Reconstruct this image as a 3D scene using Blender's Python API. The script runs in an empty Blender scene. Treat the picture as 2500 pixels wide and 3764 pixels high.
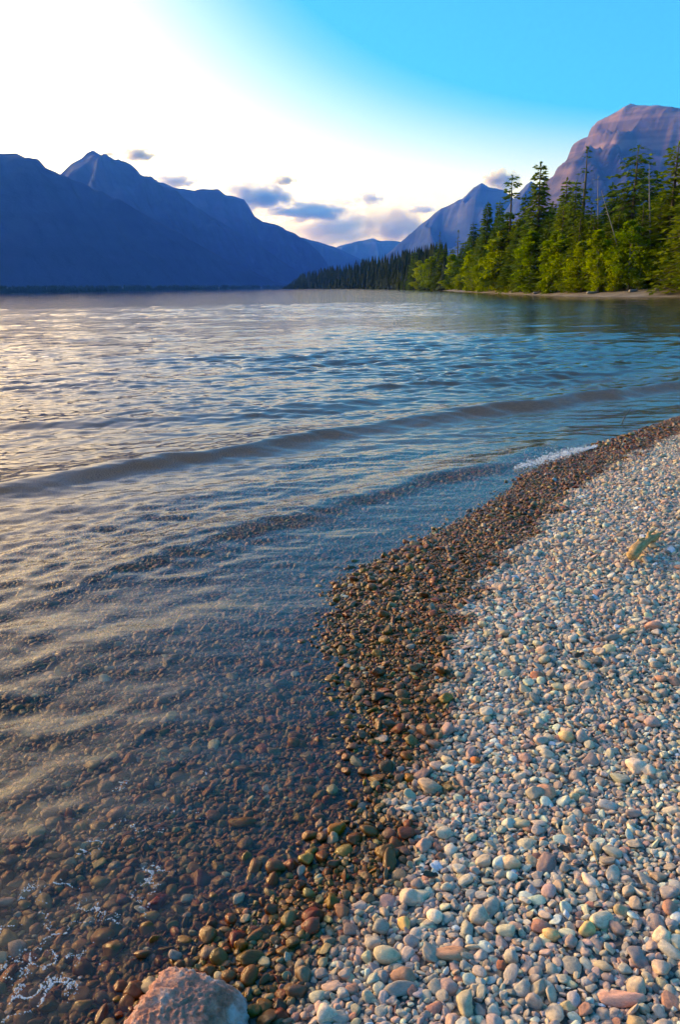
import bpy, bmesh, math, random
import numpy as np
from mathutils import Vector, Matrix, Euler

random.seed(7)
rng = np.random.default_rng(7)
sc = bpy.context.scene
COL = sc.collection

# ------------------------------------------------------------------ camera
PW, PH, FPX = 2500.0, 3764.0, 2870.0          # photograph frame and focal length in its pixels
CAM_H, HORIZON_Y, ROLL = 1.5, 1055.0, 1.0
_p = math.atan((PH / 2 - HORIZON_Y) / FPX)
_r = math.radians(ROLL)
CAM = np.array([0.0, 0.0, CAM_H])
FWD = np.array([0, math.cos(_p), -math.sin(_p)])
_u0 = np.cross(np.array([1.0, 0, 0]), FWD)
UP = _u0 * math.cos(_r) + np.array([1.0, 0, 0]) * math.sin(_r)
RIGHT = np.array([1.0, 0, 0]) * math.cos(_r) - _u0 * math.sin(_r)
cam_data = bpy.data.cameras.new('camera')
cam = bpy.data.objects.new('camera', cam_data)
COL.objects.link(cam)
cam.matrix_world = Matrix([[RIGHT[0], UP[0], -FWD[0], CAM[0]], [RIGHT[1], UP[1], -FWD[1], CAM[1]],
                           [RIGHT[2], UP[2], -FWD[2], CAM[2]], [0, 0, 0, 1]])
cam_data.sensor_fit = 'VERTICAL'
cam_data.sensor_height = 36.0
cam_data.lens = 36.0 * FPX / PH
cam_data.clip_start = 0.05
cam_data.clip_end = 80000
sc.camera = cam

# ------------------------------------------------------------------ world, sun, exposure
SUN_AZ, SUN_EL = -58.0, 13.0                    # degrees from the view axis (+Y) and above the horizon
world = bpy.data.worlds.new('World')
sc.world = world
world.use_nodes = True
wn, wl = world.node_tree.nodes, world.node_tree.links
wn.clear()
sky = wn.new('ShaderNodeTexSky')
sky.sky_type = 'NISHITA'
sky.sun_disc = False
sky.sun_elevation = math.radians(SUN_EL)
sky.sun_rotation = math.radians(SUN_AZ)
sky.air_density = 1.0
sky.dust_density = 3.6
sky.ozone_density = 5.0
hs = wn.new('ShaderNodeHueSaturation')
hs.inputs['Saturation'].default_value = 1.9
gam = wn.new('ShaderNodeGamma')                  # softens the step from the sun's glow to the far side of the sky
gam.inputs['Gamma'].default_value = 0.74
bg = wn.new('ShaderNodeBackground')
bg.inputs['Strength'].default_value = 0.12
wo = wn.new('ShaderNodeOutputWorld')
tint = wn.new('ShaderNodeMixRGB')
tint.blend_type = 'MULTIPLY'
tint.inputs[0].default_value = 1.0
tint.inputs[2].default_value = (1.0, 0.875, 1.0, 1)
wl.new(sky.outputs[0], tint.inputs[1])
wl.new(tint.outputs[0], gam.inputs['Color'])
wl.new(gam.outputs[0], hs.inputs['Color'])
sepc = wn.new('ShaderNodeSeparateColor')           # deepen the blue of the sky, leave its warm glow as it is
ratio = wn.new('ShaderNodeMath'); ratio.operation = 'DIVIDE'
blue = wn.new('ShaderNodeMapRange'); blue.inputs[1].default_value = 0.9; blue.inputs[2].default_value = 2.2
pale = wn.new('ShaderNodeHueSaturation'); pale.inputs['Saturation'].default_value = 0.12
blend = wn.new('ShaderNodeMixRGB')
wl.new(gam.outputs[0], sepc.inputs[0]); wl.new(sepc.outputs[2], ratio.inputs[0]); wl.new(sepc.outputs[0], ratio.inputs[1])
wl.new(ratio.outputs[0], blue.inputs[0]); wl.new(blue.outputs[0], blend.inputs[0])
wl.new(gam.outputs[0], pale.inputs['Color']); wl.new(pale.outputs[0], blend.inputs[1]); wl.new(hs.outputs[0], blend.inputs[2])
wl.new(blend.outputs[0], bg.inputs['Color'])
wl.new(bg.outputs[0], wo.inputs['Surface'])

sun_data = bpy.data.lights.new('sun', 'SUN')
sun_data.energy = 0.5
sun_data.angle = math.radians(16)
sun_data.color = (1.0, 0.98, 0.96)
sun = bpy.data.objects.new('sun', sun_data)
COL.objects.link(sun)
_a, _e = math.radians(SUN_AZ), math.radians(SUN_EL)
SUN_DIR = Vector((math.sin(_a) * math.cos(_e), math.cos(_a) * math.cos(_e), math.sin(_e)))
sun.rotation_euler = SUN_DIR.to_track_quat('Z', 'Y').to_euler()

sc.view_settings.view_transform = 'Standard'
sc.view_settings.look = 'None'
sc.view_settings.gamma = 1.0
sc.view_settings.use_curve_mapping = False
sc.view_settings.exposure = 2.86
sc.view_settings.use_white_balance = True
sc.view_settings.white_balance_temperature = 10600
sc.render.engine = 'CYCLES'
cy = sc.cycles
cy.use_denoising = True
cy.denoiser = 'OPENIMAGEDENOISE'
cy.max_bounces = 7
cy.diffuse_bounces = 2
cy.glossy_bounces = 3
cy.transmission_bounces = 3
cy.volume_bounces = 1
cy.transparent_max_bounces = 12
cy.sample_clamp_indirect = 6
cy.caustics_reflective = False
cy.caustics_refractive = False
cy.blur_glossy = 0.3
cy.volume_step_rate = 1.0
cy.volume_max_steps = 96

# ------------------------------------------------------------------ helpers
def ray(x, y):
    d = FWD + RIGHT * ((x - PW / 2) / FPX) + UP * ((PH / 2 - y) / FPX)
    return d / np.linalg.norm(d)

def on_level(x, y, z=0.0):
    d = ray(x, y)
    return CAM + d * ((z - CAM_H) / d[2])

def at_distance(x, y, dist):
    d = ray(x, y)
    return CAM + d * (dist / math.hypot(d[0], d[1]))

def project(P):
    q = np.asarray(P) - CAM
    zz = q @ FWD
    return PW / 2 + FPX * (q @ RIGHT) / zz, PH / 2 - FPX * (q @ UP) / zz, zz

def _hash(ix, iy, seed):
    n = (ix.astype(np.int64) * 374761393 + iy.astype(np.int64) * 668265263 + seed * 1274126177) & 0xFFFFFFFF
    n = ((n ^ (n >> 13)) * 1274126177) & 0xFFFFFFFF
    n = n ^ (n >> 16)
    return (n & 0xFFFFFF) / float(0xFFFFFF)

def vnoise(x, y, seed=0):
    x = np.asarray(x, float); y = np.asarray(y, float)
    ix, iy = np.floor(x), np.floor(y)
    fx, fy = x - ix, y - iy
    fx = fx * fx * fx * (fx * (fx * 6 - 15) + 10); fy = fy * fy * fy * (fy * (fy * 6 - 15) + 10)
    a = _hash(ix, iy, seed); b = _hash(ix + 1, iy, seed); c = _hash(ix, iy + 1, seed); d = _hash(ix + 1, iy + 1, seed)
    return (a + (b - a) * fx) * (1 - fy) + (c + (d - c) * fx) * fy

def fbm(x, y, octaves=4, seed=0, gain=0.5):
    t, amp, tot, f = 0.0, 1.0, 0.0, 1.0
    for i in range(octaves):
        t = t + amp * vnoise(np.asarray(x) * f + i * 17.3, np.asarray(y) * f - i * 9.1, seed + i)
        tot += amp; amp *= gain; f *= 2.03
    return t / tot

def sstep(a, b, x):
    t = np.clip((np.asarray(x, float) - a) / (b - a), 0, 1)
    return t * t * (3 - 2 * t)

def poly_sd(X, Y, pts):
    """signed distance to an open polyline (positive to the right of its direction) and the arc length of the nearest point"""
    X = np.asarray(X, float); Y = np.asarray(Y, float)
    best = np.full(X.shape, 1e18); sign = np.ones(X.shape); arc = np.zeros(X.shape); acc = 0.0
    for (x0, y0), (x1, y1) in zip(pts[:-1], pts[1:]):
        dx, dy = x1 - x0, y1 - y0
        L2 = dx * dx + dy * dy
        t = np.clip(((X - x0) * dx + (Y - y0) * dy) / L2, 0, 1)
        ex, ey = X - x0 - t * dx, Y - y0 - t * dy
        d2 = ex * ex + ey * ey
        m = d2 < best
        best = np.where(m, d2, best)
        sign = np.where(m, np.where(ex * dy - ey * dx >= 0, 1.0, -1.0), sign)
        arc = np.where(m, acc + t * math.sqrt(L2), arc)
        acc += math.sqrt(L2)
    return np.sqrt(best) * sign, arc

def smooth_line(pts, n=3):
    pts = [tuple(p) for p in pts]
    for _ in range(n):
        q = [pts[0]]
        for a, b in zip(pts[:-1], pts[1:]):
            q.append((a[0] * .75 + b[0] * .25, a[1] * .75 + b[1] * .25))
            q.append((a[0] * .25 + b[0] * .75, a[1] * .25 + b[1] * .75))
        q.append(pts[-1]); pts = q
    return pts

def mesh_obj(name, verts, faces, mat, parent=None, smooth=True):
    me = bpy.data.meshes.new(name)
    if isinstance(verts, np.ndarray) and isinstance(faces, np.ndarray):
        nv, nf, k = len(verts), len(faces), faces.shape[1]
        me.vertices.add(nv); me.vertices.foreach_set('co', verts.astype(np.float32).ravel())
        me.loops.add(nf * k); me.loops.foreach_set('vertex_index', faces.astype(np.int32).ravel())
        me.polygons.add(nf)
        me.polygons.foreach_set('loop_start', np.arange(0, nf * k, k, dtype=np.int32))
        me.polygons.foreach_set('loop_total', np.full(nf, k, dtype=np.int32))
        me.update(calc_edges=True)
    else:
        me.from_pydata([tuple(v) for v in verts], [], [tuple(f) for f in faces]); me.update()
    me.polygons.foreach_set('use_smooth', np.full(len(me.polygons), smooth))
    if mat is not None:
        me.materials.append(mat)
    o = bpy.data.objects.new(name, me)
    COL.objects.link(o)
    if parent is not None:
        o.parent = parent
    return o

def grid_faces(nu, nv):
    i = np.arange(nu - 1)[:, None]; j = np.arange(nv - 1)[None, :]
    a = i * nv + j
    return np.stack([a, a + 1, a + nv + 1, a + nv], -1).reshape(-1, 4)

def empty(name, loc):
    o = bpy.data.objects.new(name, None)
    o.empty_display_size = 0.2
    COL.objects.link(o); o.location = loc
    return o

def tag(o, label=None, category=None, group=None, kind=None):
    for k, v in (('label', label), ('category', category), ('group', group), ('kind', kind)):
        if v is not None: o[k] = v
    return o

def material(name):
    m = bpy.data.materials.new(name); m.use_nodes = True
    nt = m.node_tree; nt.nodes.clear()
    out = nt.nodes.new('ShaderNodeOutputMaterial')
    def N(t, **kw):
        n = nt.nodes.new('ShaderNode' + t)
        for k, v in kw.items():
            if k in n.inputs: n.inputs[k].default_value = v
            else: setattr(n, k, v)
        return n
    return m, N, nt.links.new, out

def ramp(N, stops):
    r = N('ValToRGB'); e = r.color_ramp.elements
    while len(e) < len(stops): e.new(0.5)
    for k, (p, c) in enumerate(stops):
        e[k].position = p; e[k].color = (*c, 1)
    return r

# ------------------------------------------------------------------ shorelines (world metres, land to the right of each line)
K = 2500 / 1568.0
def lv(pts): return [tuple(on_level(x * K, y * K)[:2]) for x, y in pts]
near = lv([(1568, 965), (1400, 1020), (1230, 1085), (1195, 1130), (1060, 1215), (820, 1325), (765, 1370), (695, 1470), (740, 1560),
           (735, 1640), (780, 1780), (770, 1880), (640, 1990), (480, 2080), (330, 2200), (170, 2361)])[::-1]
far_shore = lv([(1568, 684), (1400, 685), (1250, 681.5), (1100, 674.5), (1000, 669)])
n0 = near[0]
SHORE = smooth_line([(n0[0] - 14, -34), (n0[0] - 3.2, -6), (n0[0] - 0.6, n0[1] - 0.9)] + near +
                    [(6.2, 11.6), (11, 15.5), (21, 23), (33, 34), (40, 48), (far_shore[0][0] + 5, far_shore[0][1] - 7)] + far_shore +
                    [(75, 420), (30, 700), (-40, 1150), (-40, 1500), (260, 2600), (300, 5200), (300, 14000)], 3)
LEFT_SHORE = smooth_line([(900, 14000), (200, 5600), (-120, 4200), (-330, 2600), (-560, 1500), (-760, 900), (-1500, -600), (-2600, -6000)], 3)
WET = smooth_line([(n0[0] + .35, -3), (n0[0] + 0.33, n0[1] - 0.4)] +
                  lv([(1568, 1003), (1400, 1095), (1260, 1200), (1160, 1330), (1090, 1430), (1065, 1560), (1020, 1700), (990, 1800), (955, 1920),
                      (905, 2060), (800, 2200), (710, 2361)])[::-1] + [(6.0, 10.8), (12, 15)], 3)
BOUNDS_NEAR = 60.0

def ground_z(X, Y):
    X = np.asarray(X, float); Y = np.asarray(Y, float)
    s, _ = poly_sd(X, Y, SHORE)
    l, _ = poly_sd(X, Y, LEFT_SHORE)
    r = np.hypot(X, Y)
    # beach face: gentle rise, small berm, flattening inland; lake bed: falls away
    land = np.where(s > 0, 0.085 * np.minimum(s, 1.1) + 0.085 * np.minimum(s, 7) * sstep(25, 45, r) + 0.050 * np.clip(s - 1.1, 0, 4) + 0.030 * np.clip(s - 5.1, 0, 200) + 0.05 * np.clip(s - 60, 0, 500), 0)
    bed = np.where(s <= 0, 0.13 * np.maximum(s, -.26) + 0.036 * np.clip(s + .26, -1.94, 0) + 0.13 * np.clip(s + 2.2, -20, 0) + 0.05 * np.clip(s + 22.2, -400, 0), 0)
    z = land + bed
    zl = np.where(l > 0, 0.02 * np.minimum(l, 3000), 0.05 * np.maximum(l, -300))
    z = np.where(r > 300, np.maximum(z, zl), z)
    z = z + (fbm(X * 1.3, Y * 1.3, 3, 3) - .5) * 0.035 * sstep(0, .6, np.abs(s)) * (r < 60)
    z = z + (fbm(X * .12, Y * .12, 3, 8) - .5) * 0.9 * sstep(3, 20, s) * (r > 25)
    return z

# ------------------------------------------------------------------ materials for the land
def ground_material():
    m, N, L, out = material('shore_gravel')
    geo = N('NewGeometry'); sep = N('SeparateXYZ'); L(geo.outputs['Position'], sep.inputs[0])
    vor = N('TexVoronoi', Scale=42.0); L(geo.outputs['Position'], vor.inputs['Vector'])
    cr = ramp(N, [(0.0, (.06, .05, .04)), (.3, (.11, .085, .07)), (.55, (.085, .08, .065)), (.8, (.14, .10, .07)), (1.0, (.17, .145, .125))])
    sp = N('SeparateColor'); L(vor.outputs['Color'], sp.inputs[0]); L(sp.outputs[0], cr.inputs[0])
    # farther along the bay the stones are finer and browner, with grass above the strand
    nz = N('TexNoise', Scale=0.6, Detail=5.0); L(geo.outputs['Position'], nz.inputs['Vector'])
    tan = ramp(N, [(.3, (.12, .085, .055)), (.55, (.22, .16, .11)), (.75, (.30, .24, .18))]); L(nz.outputs[0], tan.inputs[0])
    ln = N('VectorMath', operation='LENGTH'); L(geo.outputs['Position'], ln.inputs[0])
    mr = N('MapRange'); mr.inputs[1].default_value = 18; mr.inputs[2].default_value = 45
    L(ln.outputs['Value'], mr.inputs[0])
    mx = N('MixRGB'); L(mr.outputs[0], mx.inputs[0]); L(cr.outputs[0], mx.inputs[1]); L(tan.outputs[0], mx.inputs[2])
    gr = N('MapRange'); gr.inputs[1].default_value = 1.0; gr.inputs[2].default_value = 1.5
    L(sep.outputs[2], gr.inputs[0])
    gmul = N('Math', operation='MULTIPLY'); L(gr.outputs[0], gmul.inputs[0]); L(mr.outputs[0], gmul.inputs[1])
    grass = ramp(N, [(.35, (.035, .045, .012)), (.6, (.075, .075, .022))]); L(nz.outputs[0], grass.inputs[0])
    mx2 = N('MixRGB'); L(gmul.outputs[0], mx2.inputs[0]); L(mx.outputs[0], mx2.inputs[1]); L(grass.outputs[0], mx2.inputs[2])
    # lake bed: light lost in deeper water is put into the bed colour
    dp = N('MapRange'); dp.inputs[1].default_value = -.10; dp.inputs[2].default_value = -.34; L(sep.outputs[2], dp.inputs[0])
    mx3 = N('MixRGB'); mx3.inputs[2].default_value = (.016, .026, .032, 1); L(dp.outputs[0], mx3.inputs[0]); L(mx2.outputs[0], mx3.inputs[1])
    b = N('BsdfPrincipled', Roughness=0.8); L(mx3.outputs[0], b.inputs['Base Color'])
    bp = N('Bump', Strength=0.8, Distance=0.02); L(vor.outputs['Distance'], bp.inputs['Height']); L(bp.outputs[0], b.inputs['Normal'])
    L(b.outputs[0], out.inputs[0])
    return m

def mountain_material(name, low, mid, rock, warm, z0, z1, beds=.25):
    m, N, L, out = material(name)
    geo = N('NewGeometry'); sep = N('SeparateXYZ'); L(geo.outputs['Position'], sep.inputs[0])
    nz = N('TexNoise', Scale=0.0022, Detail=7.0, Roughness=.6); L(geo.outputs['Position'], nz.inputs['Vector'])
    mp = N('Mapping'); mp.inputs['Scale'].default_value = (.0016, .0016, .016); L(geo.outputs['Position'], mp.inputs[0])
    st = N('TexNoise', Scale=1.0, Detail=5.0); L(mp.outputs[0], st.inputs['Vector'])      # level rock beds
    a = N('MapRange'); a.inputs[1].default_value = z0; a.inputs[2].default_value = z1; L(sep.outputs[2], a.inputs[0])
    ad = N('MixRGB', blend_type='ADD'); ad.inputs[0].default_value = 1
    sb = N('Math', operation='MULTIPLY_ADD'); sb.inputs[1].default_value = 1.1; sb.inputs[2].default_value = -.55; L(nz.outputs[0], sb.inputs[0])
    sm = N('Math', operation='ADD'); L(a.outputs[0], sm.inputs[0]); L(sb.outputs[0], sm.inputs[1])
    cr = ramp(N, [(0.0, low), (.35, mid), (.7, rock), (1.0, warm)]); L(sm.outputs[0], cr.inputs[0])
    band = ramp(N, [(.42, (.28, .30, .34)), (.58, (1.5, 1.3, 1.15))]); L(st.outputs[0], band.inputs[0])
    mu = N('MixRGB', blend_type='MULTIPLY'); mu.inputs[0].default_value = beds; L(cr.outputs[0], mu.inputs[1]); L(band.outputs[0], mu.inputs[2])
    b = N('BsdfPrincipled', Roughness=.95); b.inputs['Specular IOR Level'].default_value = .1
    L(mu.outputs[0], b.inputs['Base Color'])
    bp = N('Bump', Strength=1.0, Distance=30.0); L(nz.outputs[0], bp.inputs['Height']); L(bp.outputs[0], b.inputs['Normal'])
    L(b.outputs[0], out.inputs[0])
    return m

# ------------------------------------------------------------------ ground sheet
def fan(nr, na, r0, r1, half):
    R = np.exp(np.linspace(math.log(r0), math.log(r1), nr)); A = np.radians(np.linspace(-half, half, na))
    RR, AA = np.meshgrid(R, A, indexing='ij')
    return RR * np.sin(AA), RR * np.cos(AA), RR
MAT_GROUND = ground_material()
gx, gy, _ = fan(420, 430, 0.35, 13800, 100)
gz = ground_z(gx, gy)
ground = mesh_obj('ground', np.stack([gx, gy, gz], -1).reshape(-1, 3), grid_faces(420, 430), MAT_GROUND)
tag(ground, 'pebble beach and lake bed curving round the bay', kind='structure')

# ------------------------------------------------------------------ mountains
def mountain(profile, d0, d1, mat, label, front=1.7, back=1.5, cliff=0.0, seed=0, nu=260, nv=70, rough=1.0):
    px = np.array([p[0] for p in profile], float); py = np.array([p[1] for p in profile], float)
    t = np.linspace(px[0], px[-1], nu)
    yy = np.interp(t, px, py)
    yy = yy + (fbm(t * .035, t * 0, 4, seed + 50) - .5) * 13 * rough
    D = np.interp(t, [px[0], px[-1]], [d0, d1])
    P = np.array([at_distance(a, b, d) for a, b, d in zip(t, yy, D)])
    H = P[:, 2]
    base = -30.0
    tang = np.gradient(P[:, :2], axis=0); tang = tang / np.linalg.norm(tang, axis=1)[:, None]
    nrm = np.stack([tang[:, 1], -tang[:, 0]], -1)                       # towards the viewer
    k = 31; ker = np.ones(k) / k
    for c in (0, 1):
        nrm[:, c] = np.convolve(np.pad(nrm[:, c], k // 2, mode='edge'), ker, 'valid')
    v = np.linspace(-1, 1, nv); v = np.sign(v) * np.abs(v) ** 1.35
    Hs = np.convolve(np.pad(H, k // 2, mode='edge'), ker, 'valid')
    width = np.where(v[None, :] < 0, front, back) * np.maximum(Hs, 80)[:, None]
    off = -v[None, :] * width
    X = P[:, 0][:, None] + nrm[:, 0][:, None] * off
    Y = P[:, 1][:, None] + nrm[:, 1][:, None] * off
    a = np.abs(v)[None, :]
    s1 = (1 - a) ** 1.15
    s2 = 1 - sstep(0.03, .16, a) * .42 - sstep(.16, 1, a) * .58         # cliff band under the rim, talus below
    shape = s1 * (1 - cliff) + s2 * cliff
    wx = X + (fbm(X * .0016, Y * .0016, 3, seed + 7) - .5) * 420
    gul = 1 - np.abs(2 * fbm(wx * .0026, Y * .0012, 4, seed + 11) - 1)     # ridged spurs
    cut = (gul - .6) * .55 * sstep(0, .22, a) * sstep(1.0, .75, a)
    Z = base + (H[:, None] - base) * np.clip(shape * (1 + cut), 0, 1)
    Z = Z + (fbm(X * .012, Y * .012, 3, seed + 21) - .5) * 40 * sstep(0, .1, a) * sstep(1, .8, a) * rough
    o = mesh_obj('mountain', np.stack([X, Y, Z], -1).reshape(-1, 3), grid_faces(nu, nv), mat)
    return tag(o, label, kind='structure')

M_SHADE = mountain_material('hazy_forest_slope', (.004, .016, .038), (.006, .021, .050), (.022, .032, .064), (.04, .042, .075), 100, 1000)  # blue of the haze is mixed into the forest and rock colours
M_MID = mountain_material('blue_slope', (.012, .026, .055), (.03, .042, .075), (.070, .072, .105), (.11, .10, .12), 200, 1300)  # haze blue is put into these slope colours as well
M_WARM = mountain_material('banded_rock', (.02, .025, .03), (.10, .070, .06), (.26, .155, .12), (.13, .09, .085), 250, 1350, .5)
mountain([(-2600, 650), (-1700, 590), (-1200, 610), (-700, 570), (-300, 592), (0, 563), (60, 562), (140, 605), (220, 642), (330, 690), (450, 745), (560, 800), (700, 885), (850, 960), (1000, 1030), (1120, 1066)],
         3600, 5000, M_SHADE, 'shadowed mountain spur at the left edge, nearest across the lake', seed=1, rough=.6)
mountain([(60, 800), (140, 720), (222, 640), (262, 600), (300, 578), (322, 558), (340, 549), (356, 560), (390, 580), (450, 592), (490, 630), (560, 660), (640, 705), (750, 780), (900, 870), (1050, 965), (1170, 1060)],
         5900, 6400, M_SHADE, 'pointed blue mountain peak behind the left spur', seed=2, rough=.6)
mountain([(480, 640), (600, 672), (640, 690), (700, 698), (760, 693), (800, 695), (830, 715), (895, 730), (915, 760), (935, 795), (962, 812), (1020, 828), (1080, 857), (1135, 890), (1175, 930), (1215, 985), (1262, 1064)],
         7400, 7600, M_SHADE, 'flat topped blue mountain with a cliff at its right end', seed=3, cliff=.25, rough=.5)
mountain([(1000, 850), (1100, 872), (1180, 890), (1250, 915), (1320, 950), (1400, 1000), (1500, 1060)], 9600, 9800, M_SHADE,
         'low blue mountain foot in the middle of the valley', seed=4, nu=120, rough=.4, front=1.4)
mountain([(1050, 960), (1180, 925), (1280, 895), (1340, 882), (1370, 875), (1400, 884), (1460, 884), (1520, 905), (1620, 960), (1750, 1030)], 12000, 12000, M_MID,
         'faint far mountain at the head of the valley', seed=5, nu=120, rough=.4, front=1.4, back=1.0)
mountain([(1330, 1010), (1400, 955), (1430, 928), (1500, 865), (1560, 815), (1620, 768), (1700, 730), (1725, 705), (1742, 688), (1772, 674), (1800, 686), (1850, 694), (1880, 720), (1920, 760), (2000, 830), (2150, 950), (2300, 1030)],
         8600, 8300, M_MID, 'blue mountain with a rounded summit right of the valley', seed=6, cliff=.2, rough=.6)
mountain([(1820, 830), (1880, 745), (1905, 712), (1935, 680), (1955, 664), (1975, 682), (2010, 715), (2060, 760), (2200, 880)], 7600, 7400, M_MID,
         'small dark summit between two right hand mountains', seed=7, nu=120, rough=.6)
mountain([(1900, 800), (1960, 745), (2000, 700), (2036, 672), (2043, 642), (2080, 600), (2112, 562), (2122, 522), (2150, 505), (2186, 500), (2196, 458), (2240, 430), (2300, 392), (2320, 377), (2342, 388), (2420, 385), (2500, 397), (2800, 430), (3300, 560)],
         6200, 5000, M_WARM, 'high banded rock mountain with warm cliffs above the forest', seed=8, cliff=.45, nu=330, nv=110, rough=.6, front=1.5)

# ------------------------------------------------------------------ water
CREST1 = smooth_line(lv([(-500, 1560), (0, 1400), (200, 1325), (420, 1262), (640, 1205), (900, 1135), (1080, 1092), (1190, 1068), (1290, 1042), (1400, 1016)]), 2)
CREST2 = smooth_line(lv([(-500, 1225), (0, 1130), (400, 1070), (700, 1012), (1000, 967), (1300, 932), (1568, 897), (1900, 860)]), 2)
CREST3 = smooth_line(lv([(-500, 980), (0, 985), (600, 960), (1000, 900), (1300, 862), (1700, 815)]), 2)
WAVES = []
_w = np.random.default_rng(21)
for k in range(36):
    lam = 0.11 * (1.093 ** k) * _w.uniform(.9, 1.1)
    th = math.radians(-70 + _w.normal(0, 24))                        # run-in direction: towards the beach
    WAVES.append((2 * math.pi / lam * math.cos(th), 2 * math.pi / lam * math.sin(th), lam, _w.uniform(0, 6.283)))

def water_z(X, Y, cell):
    s, _ = poly_sd(X, Y, SHORE)
    off = -s
    r = np.hypot(X, Y)
    z = np.zeros_like(X)
    patch = .55 + .8 * sstep(.35, .7, fbm(X * .22 + Y * .1, Y * .3, 3, 31)) * 1.0
    calm = sstep(.0, 1.6, off)
    for kx, ky, lam, ph in WAVES:
        amp = 0.0072 * lam / 2.0 * (lam / 1.2) ** -.55
        z = z + amp * np.sin(kx * X + ky * Y + ph) * sstep(1.2, 3.5, lam / cell) * np.where(lam > 1.5, sstep(2, 7, off), 1)
    lee = 1 - .68 * sstep(60, 8, off) * sstep(14, 34, r)
    z = z * lee * patch * (.22 + .78 * calm) * (.62 + .75 * sstep(5, 14, r))
    for line, A, wf, wb in ((CREST1, .044, .15, .34), (CREST2, .085, .18, .50), (CREST3, .045, .3, .8)):
        d, arc = poly_sd(X, Y, line)
        d = d + (fbm(X * 1.2, Y * 1.2, 3, 41) - .5) * .22
        e = np.where(d > 0, np.exp(-(d / wf) ** 2), np.exp(-(d / wb) ** 2))
        if line is CREST2: e = e * (1 + .7 * sstep(0, 4, X))
        if line is CREST1: e = e * (.25 + .75 * sstep(-1.9, -.5, X))
        z = z + A * e * (.7 + .6 * fbm(X * .8, Y * .8, 2, 43)) * sstep(0.02, .5, off)
    # sheet of run-up water streaming over the stones by the camera
    run = sstep(1.1, .1, np.abs(off)) * sstep(4.2, 3.0, Y)
    z = z + run * (.014 + .010 * (fbm(X * 3.2 + Y * 1.5, Y * 4.5, 4, 51) - .45))
    return z

NR, NA = 1080, 520
_R = np.concatenate([np.exp(np.linspace(math.log(a), math.log(b), n))[k:] for a, b, n, k in ((.45, 4, 180, 0), (4, 80, 690, 1), (80, 13000, 212, 1))])
wr_, _A = np.meshgrid(_R, np.radians(np.linspace(-56, 56, NA)), indexing='ij')
NR = len(_R)
wx_, wy_ = wr_ * np.sin(_A), wr_ * np.cos(_A)
cell_ = np.maximum(np.gradient(_R)[:, None] + 0 * wr_, wr_ * math.radians(112) / NA)
wz_ = water_z(wx_, wy_, cell_)

def water_material():
    m, N, L, out = material('lake_water')
    geo = N('NewGeometry')
    ln = N('VectorMath', operation='LENGTH'); L(geo.outputs['Position'], ln.inputs[0])
    mp = N('Mapping'); mp.inputs['Rotation'].default_value = (0, 0, math.radians(-35)); mp.inputs['Scale'].default_value = (1.0, 2.2, 1)
    L(geo.outputs['Position'], mp.inputs[0])
    n1 = N('TexNoise', Scale=4.0, Detail=2.5, Roughness=.5); L(mp.outputs[0], n1.inputs['Vector'])
    n2 = N('TexNoise', Scale=1.1, Detail=5.0, Roughness=.65); L(mp.outputs[0], n2.inputs['Vector'])
    farm = N('MapRange'); farm.inputs[1].default_value = 8; farm.inputs[2].default_value = 60; L(ln.outputs['Value'], farm.inputs[0])
    b1 = N('Bump', Strength=.32, Distance=.022); L(n1.outputs[0], b1.inputs['Height'])
    b2 = N('Bump', Distance=.045); L(farm.outputs[0], b2.inputs['Strength']); L(n2.outputs[0], b2.inputs['Height']); L(b1.outputs[0], b2.inputs['Normal'])
    fr = N('Fresnel')
    ior = N('MapRange'); ior.inputs[3].default_value = 1.33; ior.inputs[4].default_value = 1 / 1.33       # same sheet seen from either side
    L(geo.outputs['Backfacing'], ior.inputs[0]); L(ior.outputs[0], fr.inputs['IOR']); L(b2.outputs[0], fr.inputs['Normal'])
    rg = N('MapRange'); rg.inputs[1].default_value = 2.5; rg.inputs[2].default_value = 9; rg.inputs[3].default_value = .22; rg.inputs[4].default_value = .035; L(ln.outputs['Value'], rg.inputs[0])
    gl = N('BsdfGlossy'); L(rg.outputs[0], gl.inputs['Roughness']); gl.inputs['Color'].default_value = (.97, .91, .85, 1); L(b2.outputs[0], gl.inputs['Normal'])
    tr = N('BsdfTransparent'); tr.inputs['Color'].default_value = (.76, .70, .63, 1)
    mx = N('MixShader'); L(fr.outputs[0], mx.inputs[0]); L(tr.outputs[0], mx.inputs[1]); L(gl.outputs[0], mx.inputs[2])
    L(mx.outputs[0], out.inputs[0])
    return m
water = mesh_obj('water', np.stack([wx_, wy_, wz_], -1).reshape(-1, 3), grid_faces(NR, NA), water_material())
tag(water, 'rippled lake water with low waves running onto the pebbles', kind='structure')

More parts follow.
